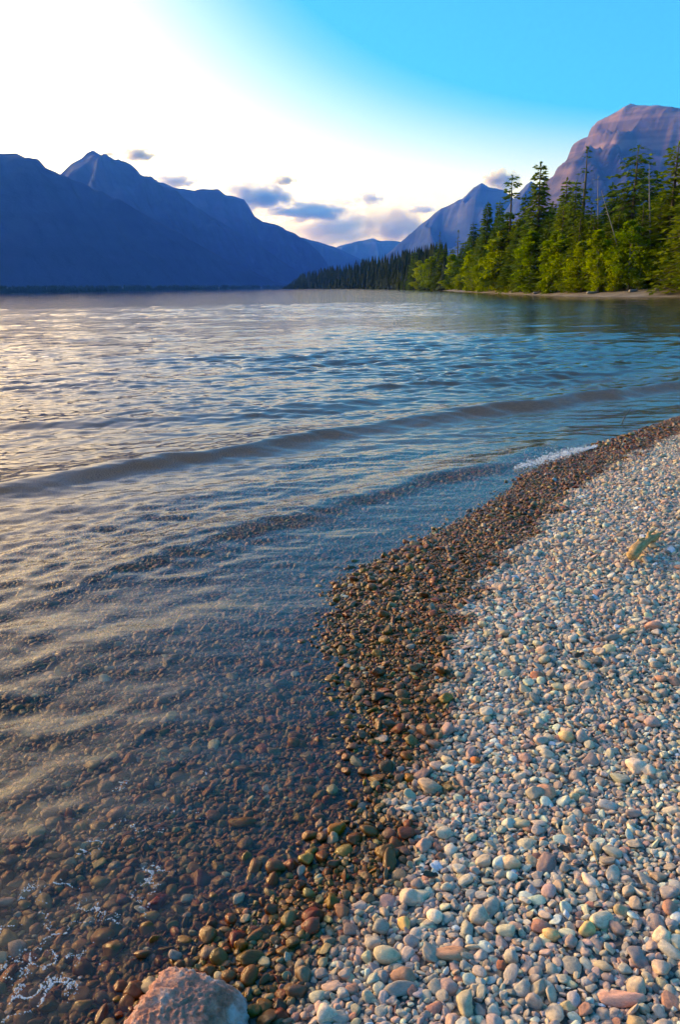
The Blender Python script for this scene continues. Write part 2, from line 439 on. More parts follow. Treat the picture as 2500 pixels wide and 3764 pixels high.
# ------------------------------------------------------------------ pebbles
def stone_material():
    m, N, L, out = material('river_stone')
    at = N('Attribute', attribute_type='INSTANCER', attribute_name='stone_color')
    wt = N('Attribute', attribute_type='INSTANCER', attribute_name='stone_wet')
    tc = N('TexCoord'); oi = N('ObjectInfo')
    mul = N('VectorMath', operation='MULTIPLY_ADD'); mul.inputs[1].default_value = (37, 19, 53)
    L(oi.outputs['Random'], mul.inputs[0]); L(tc.outputs['Object'], mul.inputs[2])
    n1 = N('TexNoise', Scale=1.6, Detail=6.0, Roughness=.68); L(mul.outputs[0], n1.inputs['Vector'])
    r1 = ramp(N, [(.25, (.62, .60, .60)), (.5, (1, 1, 1)), (.75, (1.28, 1.24, 1.2))]); L(n1.outputs[0], r1.inputs[0])
    n2 = N('TexNoise', Scale=9.0, Detail=3.0, Roughness=.6); L(mul.outputs[0], n2.inputs['Vector'])
    r2 = ramp(N, [(.30, (.70, .68, .66)), (.46, (1, 1, 1)), (.68, (1.06, 1.05, 1.04))]); L(n2.outputs[0], r2.inputs[0])
    a = N('MixRGB', blend_type='MULTIPLY'); a.inputs[0].default_value = 1; L(at.outputs['Color'], a.inputs[1]); L(r1.outputs[0], a.inputs[2])
    b = N('MixRGB', blend_type='MULTIPLY'); b.inputs[0].default_value = 1; L(a.outputs[0], b.inputs[1]); L(r2.outputs[0], b.inputs[2])
    # water in the pores: wet stone is darker and more saturated
    hs0 = N('HueSaturation', Saturation=1.7, Value=.27); L(b.outputs[0], hs0.inputs['Color'])
    hs = N('MixRGB', blend_type='MULTIPLY'); hs.inputs[0].default_value = 1; hs.inputs[2].default_value = (1.38, .94, .62, 1); L(hs0.outputs[0], hs.inputs[1])
    mx = N('MixRGB'); L(wt.outputs['Fac'], mx.inputs[0]); L(b.outputs[0], mx.inputs[1]); L(hs.outputs[0], mx.inputs[2])
    ro = N('MapRange'); ro.inputs[3].default_value = .96; ro.inputs[4].default_value = .30; L(wt.outputs['Fac'], ro.inputs[0])
    p = N('BsdfPrincipled'); p.inputs['Specular IOR Level'].default_value = .3; L(mx.outputs[0], p.inputs['Base Color']); L(ro.outputs[0], p.inputs['Roughness'])
    bp = N('Bump', Strength=.25, Distance=.12); L(n1.outputs[0], bp.inputs['Height']); L(bp.outputs[0], p.inputs['Normal'])
    L(p.outputs[0], out.inputs[0])
    return m
MAT_STONE = stone_material()

def ico(level):
    bm = bmesh.new(); bmesh.ops.create_icosphere(bm, subdivisions=level, radius=1.0)
    v = np.array([x.co[:] for x in bm.verts]); f = np.array([[q.index for q in p.verts] for p in bm.faces]); bm.free()
    return v, f

def stone_mesh(name, seed, angular, level=3):
    """a unit stone: a ball cut by several soft planes (facets) and swelled by low noise"""
    g = np.random.default_rng(seed)
    v, f = ico(level)
    d = v / np.linalg.norm(v, axis=1)[:, None]
    rad = np.ones(len(d))
    k = 26 if angular < .5 else 34
    nf = int(5 + 7 * angular + g.integers(0, 3))
    sharp = 9 + 26 * angular
    acc = np.zeros(len(d))
    for _ in range(nf):
        n = g.normal(size=3); n /= np.linalg.norm(n)
        h = g.uniform(.62 - .14 * angular, .95 - .06 * angular)
        c = np.clip(d @ n / h, 1e-3, None)
        acc += np.where(d @ n > 0, c ** sharp, 0)
    rad = 1.0 / (1 + acc) ** (1 / sharp)
    for s in range(3):
        q = g.normal(size=3) * (1.2 + s); rad = rad * (1 + .06 / (s + 1) * np.sin(d @ q * 2 + g.uniform(0, 6)))
    p = d * rad[:, None]
    p[:, 0] += .12 * g.uniform(-1, 1) * p[:, 1] ** 2
    p[:, 1] *= 1 + .22 * g.uniform(-1, 1) * p[:, 0]
    p -= (p.max(0) + p.min(0)) / 2
    p /= (p.max(0) - p.min(0)) / 2
    me = bpy.data.meshes.new(name)
    me.from_pydata(p.tolist(), [], f.tolist()); me.update()
    me.polygons.foreach_set('use_smooth', np.ones(len(me.polygons), bool))
    me.materials.append(MAT_STONE)
    return me
STONES = [stone_mesh('pebble', 100 + i, [0, .2, .5, .4, .7, .8, 1.0, 1.0][i % 8]) for i in range(24)]

PALETTE = [((.34, .30, .295), 17), ((.315, .325, .285), 16), ((.285, .31, .32), 13), ((.41, .31, .285), 11), ((.36, .265, .265), 10), ((.43, .385, .31), 11),
           ((.53, .50, .46), 8), ((.21, .20, .205), 7), ((.46, .355, .22), 5), ((.34, .17, .125), 4), ((.62, .59, .55), 2.5), ((.27, .245, .265), 9), ((.38, .385, .30), 6)]
_pc = np.array([p[0] for p in PALETTE]); _pw = np.array([p[1] for p in PALETTE], float); _pw /= _pw.sum()
_pw_wet = np.array([11, 10, 5, 13, 12, 14, 3, 9, 12, 14, 1, 8, 8], float); _pw_wet /= _pw_wet.sum()

# shore distances and ground height tabulated over the near beach
_gx0, _gy0, _gs = -6.0, .4, .025
_tx, _ty = np.meshgrid(_gx0 + np.arange(620) * _gs, _gy0 + np.arange(600) * _gs, indexing='ij')
_near = [p for p in SHORE if math.hypot(*p) < 40]
T_S = poly_sd(_tx, _ty, _near)[0]
T_W = poly_sd(_tx, _ty, WET)[0]
T_Z = ground_z(_tx, _ty)
def lookup(T, X, Y):
    u = np.clip((X - _gx0) / _gs, 0, 618.99); v = np.clip((Y - _gy0) / _gs, 0, 598.99)
    i, j = u.astype(int), v.astype(int); a, b = u - i, v - j
    return (T[i, j] * (1 - a) + T[i + 1, j] * a) * (1 - b) + (T[i, j + 1] * (1 - a) + T[i + 1, j + 1] * a) * b

def in_view(X, Y, margin):
    """within the strip of ground the photograph can see, plus a margin to step aside"""
    lim = margin + np.maximum(Y, 0) * (PW / 2 / FPX) * 1.12
    return (np.abs(X) < lim) & (Y > .75) & (Y < 15)

def scatter(n_try, size_fn, region, packing, seed, cap, dens):
    g = np.random.default_rng(seed)
    x0, x1, y0, y1 = region
    X = g.uniform(x0, x1, n_try); Y = g.uniform(y0, y1, n_try)
    m = in_view(X, Y, 1.5)
    X, Y = X[m], Y[m]
    s = lookup(T_S, X, Y); w = lookup(T_W, X, Y)
    keep_p = np.where(w > .05, dens[0], np.where(s > -.06, dens[1], np.where((s > -2.4) & (Y < 7.5), dens[2], 0))) / max(dens)
    m = g.uniform(0, 1, len(X)) < keep_p
    X, Y, s, w = X[m], Y[m], s[m], w[m]
    R = size_fn(g, X, Y, s, w)
    order = np.argsort(-R * np.exp(g.normal(0, .9, len(R))))
    X, Y, R, s, w = X[order], Y[order], R[order], s[order], w[order]
    cs = .055
    grid = {}
    keep = []
    xs, ys, rs = X.tolist(), Y.tolist(), R.tolist()
    for i in range(len(xs)):
        x, y, r = xs[i], ys[i], rs[i]
        cx, cyy = int(x // cs), int(y // cs)
        ok = True
        for ax in (cx - 1, cx, cx + 1):
            for ay in (cyy - 1, cyy, cyy + 1):
                for j in grid.get((ax, ay), ()):
                    dd = packing * (r + rs[j])
                    if (x - xs[j]) ** 2 + (y - ys[j]) ** 2 < dd * dd:
                        ok = False; break
                if not ok: break
            if not ok: break
        if ok:
            grid.setdefault((cx, cyy), []).append(i); keep.append(i)
            if len(keep) >= cap: break
    k = np.array(keep)
    return X[k], Y[k], R[k], s[k], w[k]

def sizes_top(g, X, Y, s, w):
    base = np.where(w > 0.05, .0088, np.where(s > -.03, .0082, .0094))
    nearz = sstep(2.6, 1.6, Y) * (w <= 0.05)
    base = base * (1 + .25 * nearz)
    clus = .75 + .55 * fbm(X * 2.2, Y * 2.2, 3, 77)
    r = base * clus * np.exp(g.normal(0, .42, len(X)))
    return np.clip(r, .0042, .023)
def sizes_fill(g, X, Y, s, w):
    return np.clip(.0068 * np.exp(g.normal(0, .25, len(X))) * (1 + .05 * Y), .004, .02)

tx, ty, tr, ts, tw = scatter(1500000, sizes_top, (-3.6, 8.2, .8, 12.5), .84, 5, 150000, (8, 10, 5))
fx, fy, fr, fs, fw = scatter(650000, sizes_fill, (-2.5, 6.0, .8, 7.0), .74, 6, 150000, (5, 5, 3.5))

def stone_dims(g, R):
    n = len(R)
    el = np.exp(g.normal(0, .28, n))
    flat = g.uniform(.32, .85, n)
    return np.stack([R * np.sqrt(el) * 1.12, R / np.sqrt(el) * 1.12, R * flat], -1)

def stone_attrs(g, X, Y, s, w, n):
    wet = np.clip(sstep(.07, -.07, w + (fbm(X * 6, Y * 6, 3, 91) - .5) * .30), 0, 1)
    wet = wet * np.where(s < -.10, .86, 1.0)
    wet = np.where(g.uniform(0, 1, n) < .10, np.clip(wet * g.uniform(.3, 1, n), 0, 1), wet)
    ci = np.where(wet > .5, g.choice(len(_pc), n, p=_pw_wet), g.choice(len(_pc), n, p=_pw))
    c = _pc[ci] * np.array([1.50, 1.08, .76]) * np.exp(g.normal(0, .17, n))[:, None] * np.exp(g.normal(0, .05, (n, 3)))
    c = c * .70 + c.mean(1)[:, None] * .30 * np.array([1.16, .98, .90])
    return np.clip(c * 1.02, .03, .58), wet

_g = np.random.default_rng(88)
def batch(X, Y, R, s, w, lift):
    n = len(X)
    dims = stone_dims(_g, R)
    rot = np.stack([_g.normal(0, .30, n), _g.normal(0, .30, n), _g.uniform(0, 6.283, n)], -1)
    big = _g.uniform(0, 1, n) < .07
    rot[big, :2] += _g.normal(0, .7, (big.sum(), 2))
    Z = lookup(T_Z, X, Y) + dims[:, 2] * lift * np.where(s < -.02, .25, 1) + _g.uniform(-.1, .35, n) * R
    c, wet = stone_attrs(_g, X, Y, s, w, n)
    return dict(p=np.stack([X, Y, Z], -1), d=dims, r=rot, c=c, w=wet, k=_g.integers(0, len(STONES), n))
top = batch(tx, ty, tr, ts, tw, .55)
fill = batch(fx, fy, fr, fs, fw, .1)

# stones that stand out in the photograph: (x, y in the photo, size across in px, colour, flatness, stretch, turn, mesh, name, label)
FEATURES = [
    (1600, 3372, 64, (.66, .63, .58), .8, 1.0, .3, 0, 'stone', 'round white stone with a curved ring, beside the tan oval stone'),
    (1485, 3398, 58, (.52, .40, .20), .7, 1.25, 1.4, 1, 'stone', 'tan oval stone standing left of the round white stone'),
    (2016, 3168, 96, (.24, .19, .21), .5, 1.7, 1.0, 7, 'stone', 'large purple grey angular slab stone on the dry beach'),
    (1880, 3175, 70, (.58, .46, .36), .7, 1.3, -.2, 5, 'stone', 'cream and pink blocky stone left of the purple slab'),
    (1505, 2862, 46, (.58, .37, .03), .7, 1.4, 1.8, 1, 'stone', 'bright yellow wet stone at the edge of the dry gravel'),
    (893, 3020, 84, (.55, .41, .12), .5, 1.9, -.1, 2, 'stone', 'long yellow wet stone lying in the shallow wash'),
    (922, 3516, 94, (.23, .25, .21), .45, 1.6, .1, 6, 'stone', 'flat dark grey green slab right above the pink boulder'),
    (1200, 3735, 86, (.50, .47, .45), .8, 1.2, .6, 5, 'stone', 'pale pitted stone at the bottom edge, right of the pink boulder'),
    (1425, 3512, 92, (.45, .43, .34), .6, 1.55, .0, 0, 'stone', 'long pale cream stone below the tan oval stone'),
    (1650, 3505, 98, (.46, .27, .20), .4, 2.2, .1, 2, 'stone', 'long salmon pink stone lying flat near the bottom'),
    (2290, 3662, 120, (.48, .31, .30), .4, 2.4, -.1, 2, 'stone', 'long rose pink stone near the lower right corner'),
    (2440, 3445, 76, (.62, .58, .50), .8, 1.2, .7, 7, 'stone', 'large cream white angular stone near the right edge'),
    (2155, 3416, 66, (.53, .43, .24), .8, 1.2, .2, 1, 'stone', 'tan rounded stone among grey ones, lower right'),
    (2030, 3438, 66, (.56, .42, .24), .7, 1.35, .1, 0, 'stone', 'sandy yellow oval stone left of the tan rounded one'),
    (2340, 2820, 76, (.56, .52, .51), .7, 1.4, -.5, 4, 'stone', 'large pale grey white stone at the right, above the teal oval stone'),
    (2385, 2840, 56, (.60, .57, .53), .8, 1.1, .2, 5, 'stone', 'white stone just right of the large pale grey white one'),
    (2280, 2860, 66, (.26, .32, .32), .5, 1.6, -.8, 1, 'stone', 'teal grey oval stone leaning below two pale stones'),
    (2010, 2912, 74, (.45, .27, .22), .7, 1.3, -1.0, 6, 'stone', 'salmon wedge shaped stone pointing towards the water'),
    (2085, 2712, 62, (.53, .43, .28), .75, 1.2, .1, 0, 'stone', 'buff rounded stone alone in the middle of the dry gravel'),
    (2170, 3240, 68, (.56, .52, .52), .6, 1.6, -1.1, 1, 'stone', 'long white stone with a dark pit, below the straw'),
    (1918, 3032, 56, (.33, .35, .29), .6, 1.4, .0, 6, 'stone', 'squared grey green stone upper of the purple slab'),
    (1975, 3055, 54, (.33, .31, .33), .6, 1.1, .3, 3, 'stone', 'rounded mauve grey stone beside the squared green one'),
    (1735, 3080, 54, (.40, .42, .34), .6, 1.6, 1.0, 0, 'stone', 'pale green oval stone left of the squared green one'),
    (1560, 3112, 64, (.40, .29, .29), .8, 1.0, .1, 6, 'stone', 'mauve pink cube shaped stone at the wet edge'),
    (1660, 3130, 52, (.50, .50, .49), .8, 1.1, .4, 5, 'stone', 'white stone with grey flecks right of the pink cube stone'),
    (1500, 3300, 78, (.50, .43, .40), .7, 1.2, -.5, 7, 'stone', 'pale pink angular stone with a pointed end'),
    (1580, 2890, 84, (.44, .39, .35), .5, 1.6, -.5, 4, 'stone', 'pale grey wedge stone beside the yellow wet stone'),
    (1845, 3545, 44, (.30, .13, .10), .6, 1.2, 1.3, 7, 'stone', 'small dark red angular stone in the lower middle'),
    (580, 3320, 76, (.36, .09, .08), .6, 1.5, .9, 7, 'stone', 'red wet stone above the pale oval in the wash'),
    (550, 3372, 66, (.55, .60, .58), .6, 1.4, .1, 1, 'stone', 'pale mint oval stone in the wash, below the red stone'),
    (870, 3450, 74, (.34, .12, .11), .6, 1.5, 1.2, 5, 'stone', 'dark red long stone in the wet gravel above the boulder'),
    (1070, 3185, 60, (.42, .12, .05), .7, 1.2, .4, 7, 'stone', 'orange red angular stone in the wet gravel'),
    (1150, 3365, 80, (.34, .16, .14), .6, 1.3, .2, 6, 'stone', 'dull red block stone in the wet gravel'),
    (1240, 3050, 74, (.58, .40, .12), .6, 1.6, .6, 4, 'stone', 'amber yellow long stone in the wet gravel'),
    (1080, 2735, 50, (.62, .40, .10), .8, 1.1, .2, 0, 'stone', 'golden round stone at the edge of the shallow wash'),
    (1750, 2800, 42, (.45, .17, .08), .8, 1.1, .1, 0, 'stone', 'rust red round stone on the border of wet and dry'),
    (1640, 2570, 56, (.44, .37, .16), .7, 1.2, .1, 6, 'stone', 'olive yellow blocky stone where wet gravel turns dry'),
    (1975, 2485, 46, (.42, .20, .15), .7, 1.3, .2, 7, 'stone', 'brick red pointed stone in the upper dry gravel'),
    (2110, 2350, 46, (.50, .50, .50), .7, 1.5, .6, 4, 'stone', 'pale grey block stone near the straw coloured leaf'),
    (2400, 2305, 58, (.42, .27, .25), .7, 1.4, .0, 6, 'stone', 'rose coloured angular stone below the driftwood'),
    (2110, 3680, 60, (.33, .34, .42), .8, 1.3, 1.4, 0, 'stone', 'blue grey egg shaped stone near the bottom edge'),
    (1470, 3630, 104, (.24, .25, .27), .45, 2.3, .1, 6, 'stone', 'long slate grey stone in the bottom row of dry stones'),
    (1030, 3735, 60, (.40, .13, .07), .7, 1.5, .3, 5, 'stone', 'rusty red stone wedged right against the boulder foot'),
]

def ray_ground(x, y):
    d = ray(x, y); z = 0.05
    for _ in range(12):
        P = CAM + d * ((z - CAM_H) / d[2]); z = float(lookup(T_Z, P[:1], P[1:2])[0])
    return P
feat_xy = []
feature_rows = []
for (x, y, px, colr, flat, el, turn, mi, nm, lab) in FEATURES:
    P = ray_ground(x, y + px * .15)
    depth = float((P - CAM) @ FWD)
    rad = px * .93 / FPX * depth / 2
    rx, ry = rad * el ** .5, rad / el ** .5
    rz = min(rad * flat, ry)
    feature_rows.append((P, rx, ry, rz, turn, colr, mi, nm, lab)); feat_xy.append((P[0], P[1], rad))
BOULDER_P = ray_ground(690, 3800)
feat_xy.append((BOULDER_P[0], BOULDER_P[1], .135))
DRIFT_A, DRIFT_B = ray_ground(1455 * K, 1312 * K), ray_ground(1520 * K, 1242 * K)
def clear_of(b, grow):
    m = np.ones(len(b['p']), bool)
    for x, y, r in feat_xy:
        m &= (b['p'][:, 0] - x) ** 2 + (b['p'][:, 1] - y) ** 2 > (r * grow) ** 2
    return {k: v[m] for k, v in b.items()}
top = clear_of(top, 1.0); fill = clear_of(fill, .6)

def stone_object(name, me, loc, rot, scale, colr, wet, parent=None):
    o = bpy.data.objects.new(name, me)
    COL.objects.link(o)
    o.location = loc; o.rotation_euler = rot; o.scale = scale
    o['stone_color'] = tuple(float(c) for c in colr); o['stone_wet'] = float(wet)
    if parent is not None: o.parent = parent
    return o
for (P, rx, ry, rz, turn, colr, mi, nm, lab) in feature_rows:
    w = float(lookup(T_W, P[:1], P[1:2])[0])
    wet = float(np.clip(sstep(.05, -.05, w), 0, 1))
    o = stone_object(nm, STONES[mi + 8 * (int(turn * 10) % 3)], (P[0], P[1], P[2] + rz * .75), (random.uniform(-.15, .15), random.uniform(-.15, .15), turn), (rx, ry, rz), np.array(colr) * np.array([1.40, 1.03, .75]), wet)
    tag(o, lab, 'stone')

# the 300 pebbles that show largest, each its own part of the beach
_, _, depth = project(top['p'])
ux, uy, _ = project(top['p'])
inside = (ux > -20) & (ux < PW + 20) & (uy > 0) & (uy < PH + 30)
dry_or_shallow = top['p'][:, 2] > -.045
px_size = np.where(inside & dry_or_shallow, top['d'][:, :2].mean(1) / depth, 0)
pick = np.argsort(-px_size)[:300]
for i in pick:
    stone_object('pebble', STONES[top['k'][i]], top['p'][i], top['r'][i], top['d'][i], top['c'][i], top['w'][i], parent=ground)
rest = np.ones(len(top['p']), bool); rest[pick] = False
allp = {k: np.concatenate([v[rest], fill[k]]) for k, v in top.items()}

def instance_cloud(name, data, meshes, parent=None, n_proto=None):
    """points carrying turn, size, colour; geometry nodes puts one stone mesh on each"""
    n = len(data['p'])
    me = bpy.data.meshes.new(name); me.vertices.add(n)
    me.vertices.foreach_set('co', data['p'].astype(np.float32).ravel())
    for nm, typ, arr, key in (('turn', 'FLOAT_VECTOR', data['r'], 'vector'), ('size', 'FLOAT_VECTOR', data['d'], 'vector'),
                              ('stone_color', 'FLOAT_VECTOR', data['c'], 'vector'), ('stone_wet', 'FLOAT', data['w'], 'value'), ('pick', 'INT', data['k'], 'value')):
        a = me.attributes.new(nm, typ, 'POINT')
        a.data.foreach_set(key, np.ascontiguousarray(arr, dtype=np.int32 if typ == 'INT' else np.float32).ravel())
    o = bpy.data.objects.new(name, me); COL.objects.link(o)
    if parent is not None: o.parent = parent
    ng = bpy.data.node_groups.new(name + '_layout', 'GeometryNodeTree')
    ng.interface.new_socket('Geometry', in_out='INPUT', socket_type='NodeSocketGeometry')
    ng.interface.new_socket('Geometry', in_out='OUTPUT', socket_type='NodeSocketGeometry')
    nd, lk = ng.nodes, ng.links.new
    gi, go = nd.new('NodeGroupInput'), nd.new('NodeGroupOutput')
    join = nd.new('GeometryNodeJoinGeometry')
    for p in reversed(meshes):
        oi = nd.new('GeometryNodeObjectInfo'); oi.inputs['Object'].default_value = p; oi.inputs['As Instance'].default_value = False
        gti = nd.new('GeometryNodeGeometryToInstance'); lk(oi.outputs['Geometry'], gti.inputs[0]); lk(gti.outputs[0], join.inputs[0])
    iop = nd.new('GeometryNodeInstanceOnPoints'); iop.inputs['Pick Instance'].default_value = True
    lk(gi.outputs[0], iop.inputs['Points']); lk(join.outputs[0], iop.inputs['Instance'])
    def attr(nm, dt):
        a = nd.new('GeometryNodeInputNamedAttribute'); a.data_type = dt; a.inputs['Name'].default_value = nm
        return a.outputs['Attribute']
    lk(attr('pick', 'INT'), iop.inputs['Instance Index'])
    e2r = nd.new('FunctionNodeEulerToRotation'); lk(attr('turn', 'FLOAT_VECTOR'), e2r.inputs[0]); lk(e2r.outputs[0], iop.inputs['Rotation'])
    lk(attr('size', 'FLOAT_VECTOR'), iop.inputs['Scale'])
    lk(iop.outputs[0], go.inputs[0])
    md = o.modifiers.new('layout', 'NODES'); md.node_group = ng
    return o
# one real pebble of each mesh serves as the pattern for the rest
patterns = []
for me_ in STONES:
    patterns.append(next((o for o in COL.objects if o.type == 'MESH' and o.data == me_), None))
_first = next(p for p in patterns if p is not None)
patterns = [p or _first for p in patterns]
gravel = instance_cloud('gravel', allp, patterns, parent=ground)
tag(gravel, 'countless smaller rounded pebbles of mixed colours', kind='stuff')

# ------------------------------------------------------------------ boulder
def boulder_material():
    m, N, L, out = material('pink_rock')
    tc = N('TexCoord')
    n1 = N('TexNoise', Scale=2.4, Detail=8.0, Roughness=.65); L(tc.outputs['Object'], n1.inputs['Vector'])
    cr = ramp(N, [(.30, (.34, .13, .08)), (.42, (.56, .21, .14)), (.52, (.66, .29, .20)), (.60, (.72, .42, .33)), (.70, (.74, .62, .54))]); L(n1.outputs[0], cr.inputs[0])
    n2 = N('TexNoise', Scale=11.0, Detail=6.0, Roughness=.7); L(tc.outputs['Object'], n2.inputs['Vector'])
    r2 = ramp(N, [(.3, (.6, .55, .52)), (.55, (1, 1, 1)), (.75, (1.2, 1.18, 1.15))]); L(n2.outputs[0], r2.inputs[0])
    mu = N('MixRGB', blend_type='MULTIPLY'); mu.inputs[0].default_value = 1; L(cr.outputs[0], mu.inputs[1]); L(r2.outputs[0], mu.inputs[2])
    # pale lichen crust on one end
    sp = N('SeparateXYZ'); L(tc.outputs['Object'], sp.inputs[0])
    ad = N('Math', operation='MULTIPLY_ADD'); ad.inputs[1].default_value = .9; L(n1.outputs[0], ad.inputs[0]); L(sp.outputs[0], ad.inputs[2])
    ms = N('MapRange'); ms.inputs[1].default_value = 1.1; ms.inputs[2].default_value = 1.45; L(ad.outputs[0], ms.inputs[0])
    mx = N('MixRGB'); mx.inputs[2].default_value = (.62, .55, .53, 1); L(ms.outputs[0], mx.inputs[0]); L(mu.outputs[0], mx.inputs[1])
    p = N('BsdfPrincipled', Roughness=.85); L(mx.outputs[0], p.inputs['Base Color'])
    b1 = N('Bump', Strength=.7, Distance=.07); L(n1.outputs[0], b1.inputs['Height'])
    b2 = N('Bump', Strength=.5, Distance=.02); L(n2.outputs[0], b2.inputs['Height']); L(b1.outputs[0], b2.inputs['Normal']); L(b2.outputs[0], p.inputs['Normal'])
    L(p.outputs[0], out.inputs[0])
    return m
def boulder():
    v, f = ico(6)
    d = v / np.linalg.norm(v, axis=1)[:, None]
    g = np.random.default_rng(4)
    acc = np.zeros(len(d)); sharp = 16
    planes = [((0, -.2, 1), .70), ((.75, -.1, .62), .74), ((-.85, .1, .40), .80), ((0, -.95, .2), .8), ((.2, .9, .45), .8), ((1, .2, .1), .98), ((-.4, -.5, .8), .82), ((.5, .55, .5), .85)]
    for n, h in planes:
        n = np.array(n, float); n /= np.linalg.norm(n); q = d @ n
        acc += np.where(q > 0, np.clip(q / h, 1e-3, None) ** sharp, 0)
    rad = 1 / (1 + acc) ** (1 / sharp)
    a, b = d[:, 0] * 2.2 + d[:, 2], d[:, 1] * 2.2 - d[:, 2] * .8
    rad = rad * (1 + .20 * (fbm(a * 1.4 + 5, b * 1.4, 4, 61) - .5) + .13 * (np.abs(fbm(a * 4, b * 4, 4, 63, .6) - .5) * 2 - .3) + .05 * (fbm(a * 16, b * 16, 3, 65) - .5))
    P = d * rad[:, None]
    P[:, 2] += .10 * (-P[:, 0] - .1)                                # higher at its left shoulder
    o = mesh_obj('boulder', P, f, boulder_material())
    o.scale = (.132, .115, .090); o.rotation_euler = (0, 0, math.radians(-6))
    o.location = (BOULDER_P[0] , BOULDER_P[1], BOULDER_P[2] + .035)
    tag(o, 'large rough pink boulder with whitish crust at the bottom edge', 'boulder')
boulder()

# ------------------------------------------------------------------ trees
def foliage_material(name, dark, light, trans=.35):
    m, N, L, out = material(name)
    geo = N('NewGeometry'); oi = N('ObjectInfo')
    nz = N('TexNoise', Scale=.55, Detail=4.0, Roughness=.65); L(geo.outputs['Position'], nz.inputs['Vector'])
    cr = ramp(N, [(.32, dark), (.68, light)]); L(nz.outputs[0], cr.inputs[0])
    hs = N('HueSaturation'); L(cr.outputs[0], hs.inputs['Color'])
    h = N('MapRange'); h.inputs[3].default_value = .482; h.inputs[4].default_value = .515; L(oi.outputs['Random'], h.inputs[0]); L(h.outputs[0], hs.inputs['Hue'])
    v = N('MapRange'); v.inputs[3].default_value = 1.2; v.inputs[4].default_value = .8; L(oi.outputs['Random'], v.inputs[0]); L(v.outputs[0], hs.inputs['Value'])
    d = N('BsdfDiffuse'); t = N('BsdfTranslucent'); L(hs.outputs[0], d.inputs[0]); L(hs.outputs[0], t.inputs[0])
    mx = N('MixShader'); mx.inputs[0].default_value = trans; L(d.outputs[0], mx.inputs[1]); L(t.outputs[0], mx.inputs[2])
    L(mx.outputs[0], out.inputs[0])
    return m
def bark_material(name, a, b):
    m, N, L, out = material(name)
    tc = N('TexCoord'); mp = N('Mapping'); mp.inputs['Scale'].default_value = (60, 60, 6); L(tc.outputs['Object'], mp.inputs[0])
    nz = N('TexNoise', Scale=1.0, Detail=4.0); L(mp.outputs[0], nz.inputs['Vector'])
    cr = ramp(N, [(.35, a), (.65, b)]); L(nz.outputs[0], cr.inputs[0])
    p = N('BsdfPrincipled', Roughness=.9); L(cr.outputs[0], p.inputs['Base Color']); L(p.outputs[0], out.inputs[0])
    return m
M_SPRUCE = foliage_material('spruce_needles', (.040, .085, .012), (.105, .175, .020), .45)
M_OLIVE = foliage_material('larch_needles', (.085, .130, .008), (.160, .210, .012), .5)
M_BIRCH = foliage_material('birch_leaves', (.170, .240, .006), (.260, .340, .010), .55)
M_BARK = bark_material('conifer_bark', (.05, .038, .03), (.11, .085, .065))
M_PALE = bark_material('birch_bark', (.16, .13, .09), (.32, .28, .22))
M_DEAD = bark_material('dead_wood', (.14, .12, .10), (.26, .23, .20))

def tube(path, radii, sides=7):
    path = np.asarray(path, float); V = []; F = []
    for i, p in enumerate(path):
        t = path[min(i + 1, len(path) - 1)] - path[max(i - 1, 0)]; t = t / (np.linalg.norm(t) + 1e-9)
        a = np.cross(t, (0, 1, .01) if abs(t[1]) < .9 else (1, 0, 0)); a /= np.linalg.norm(a); b = np.cross(t, a)
        for k in range(sides):
            th = 6.28318 * k / sides
            V.append(p + radii[i] * (math.cos(th) * a + math.sin(th) * b))
    for i in range(len(path) - 1):
        for k in range(sides):
            F.append((i * sides + k, i * sides + (k + 1) % sides, (i + 1) * sides + (k + 1) % sides, (i + 1) * sides + k))
    F.append(tuple(range(sides))[::-1]); n = (len(path) - 1) * sides; F.append(tuple(range(n, n + sides)))
    return V, F
def merge(parts):
    V, F = [], []
    for v, f in parts:
        o = len(V); V += [tuple(q) for q in v]; F += [tuple(i + o for i in q) for q in f]
    return V, F
def make_mesh(name, V, F, mat, smooth=False):
    me = bpy.data.meshes.new(name); me.from_pydata([tuple(map(float, v)) for v in V], [], [tuple(map(int, f)) for f in F]); me.update()
    me.polygons.foreach_set('use_smooth', np.full(len(me.polygons), smooth)); me.materials.append(mat)
    return me

def blades(base, dirn, length, width, g):
    """leaf sprays: one bent kite of two triangles for each base point"""
    n = len(base)
    side = np.cross(dirn, g.normal(size=(n, 3)) * .6 + np.array([0, 0, 1.0])); side /= np.linalg.norm(side, axis=1)[:, None] + 1e-9
    mid = base + dirn * (length * .45)[:, None] + np.array([0, 0, 1]) * (length * .06)[:, None]
    V = np.stack([base, mid + side * (width * .5)[:, None], base + dirn * length[:, None], mid - side * (width * .5)[:, None]], 1).reshape(-1, 3)
    i = np.arange(n)[:, None] * 4
    F = np.concatenate([i + np.array([[0, 1, 2]]), i + np.array([[0, 2, 3]])])
    return V, F

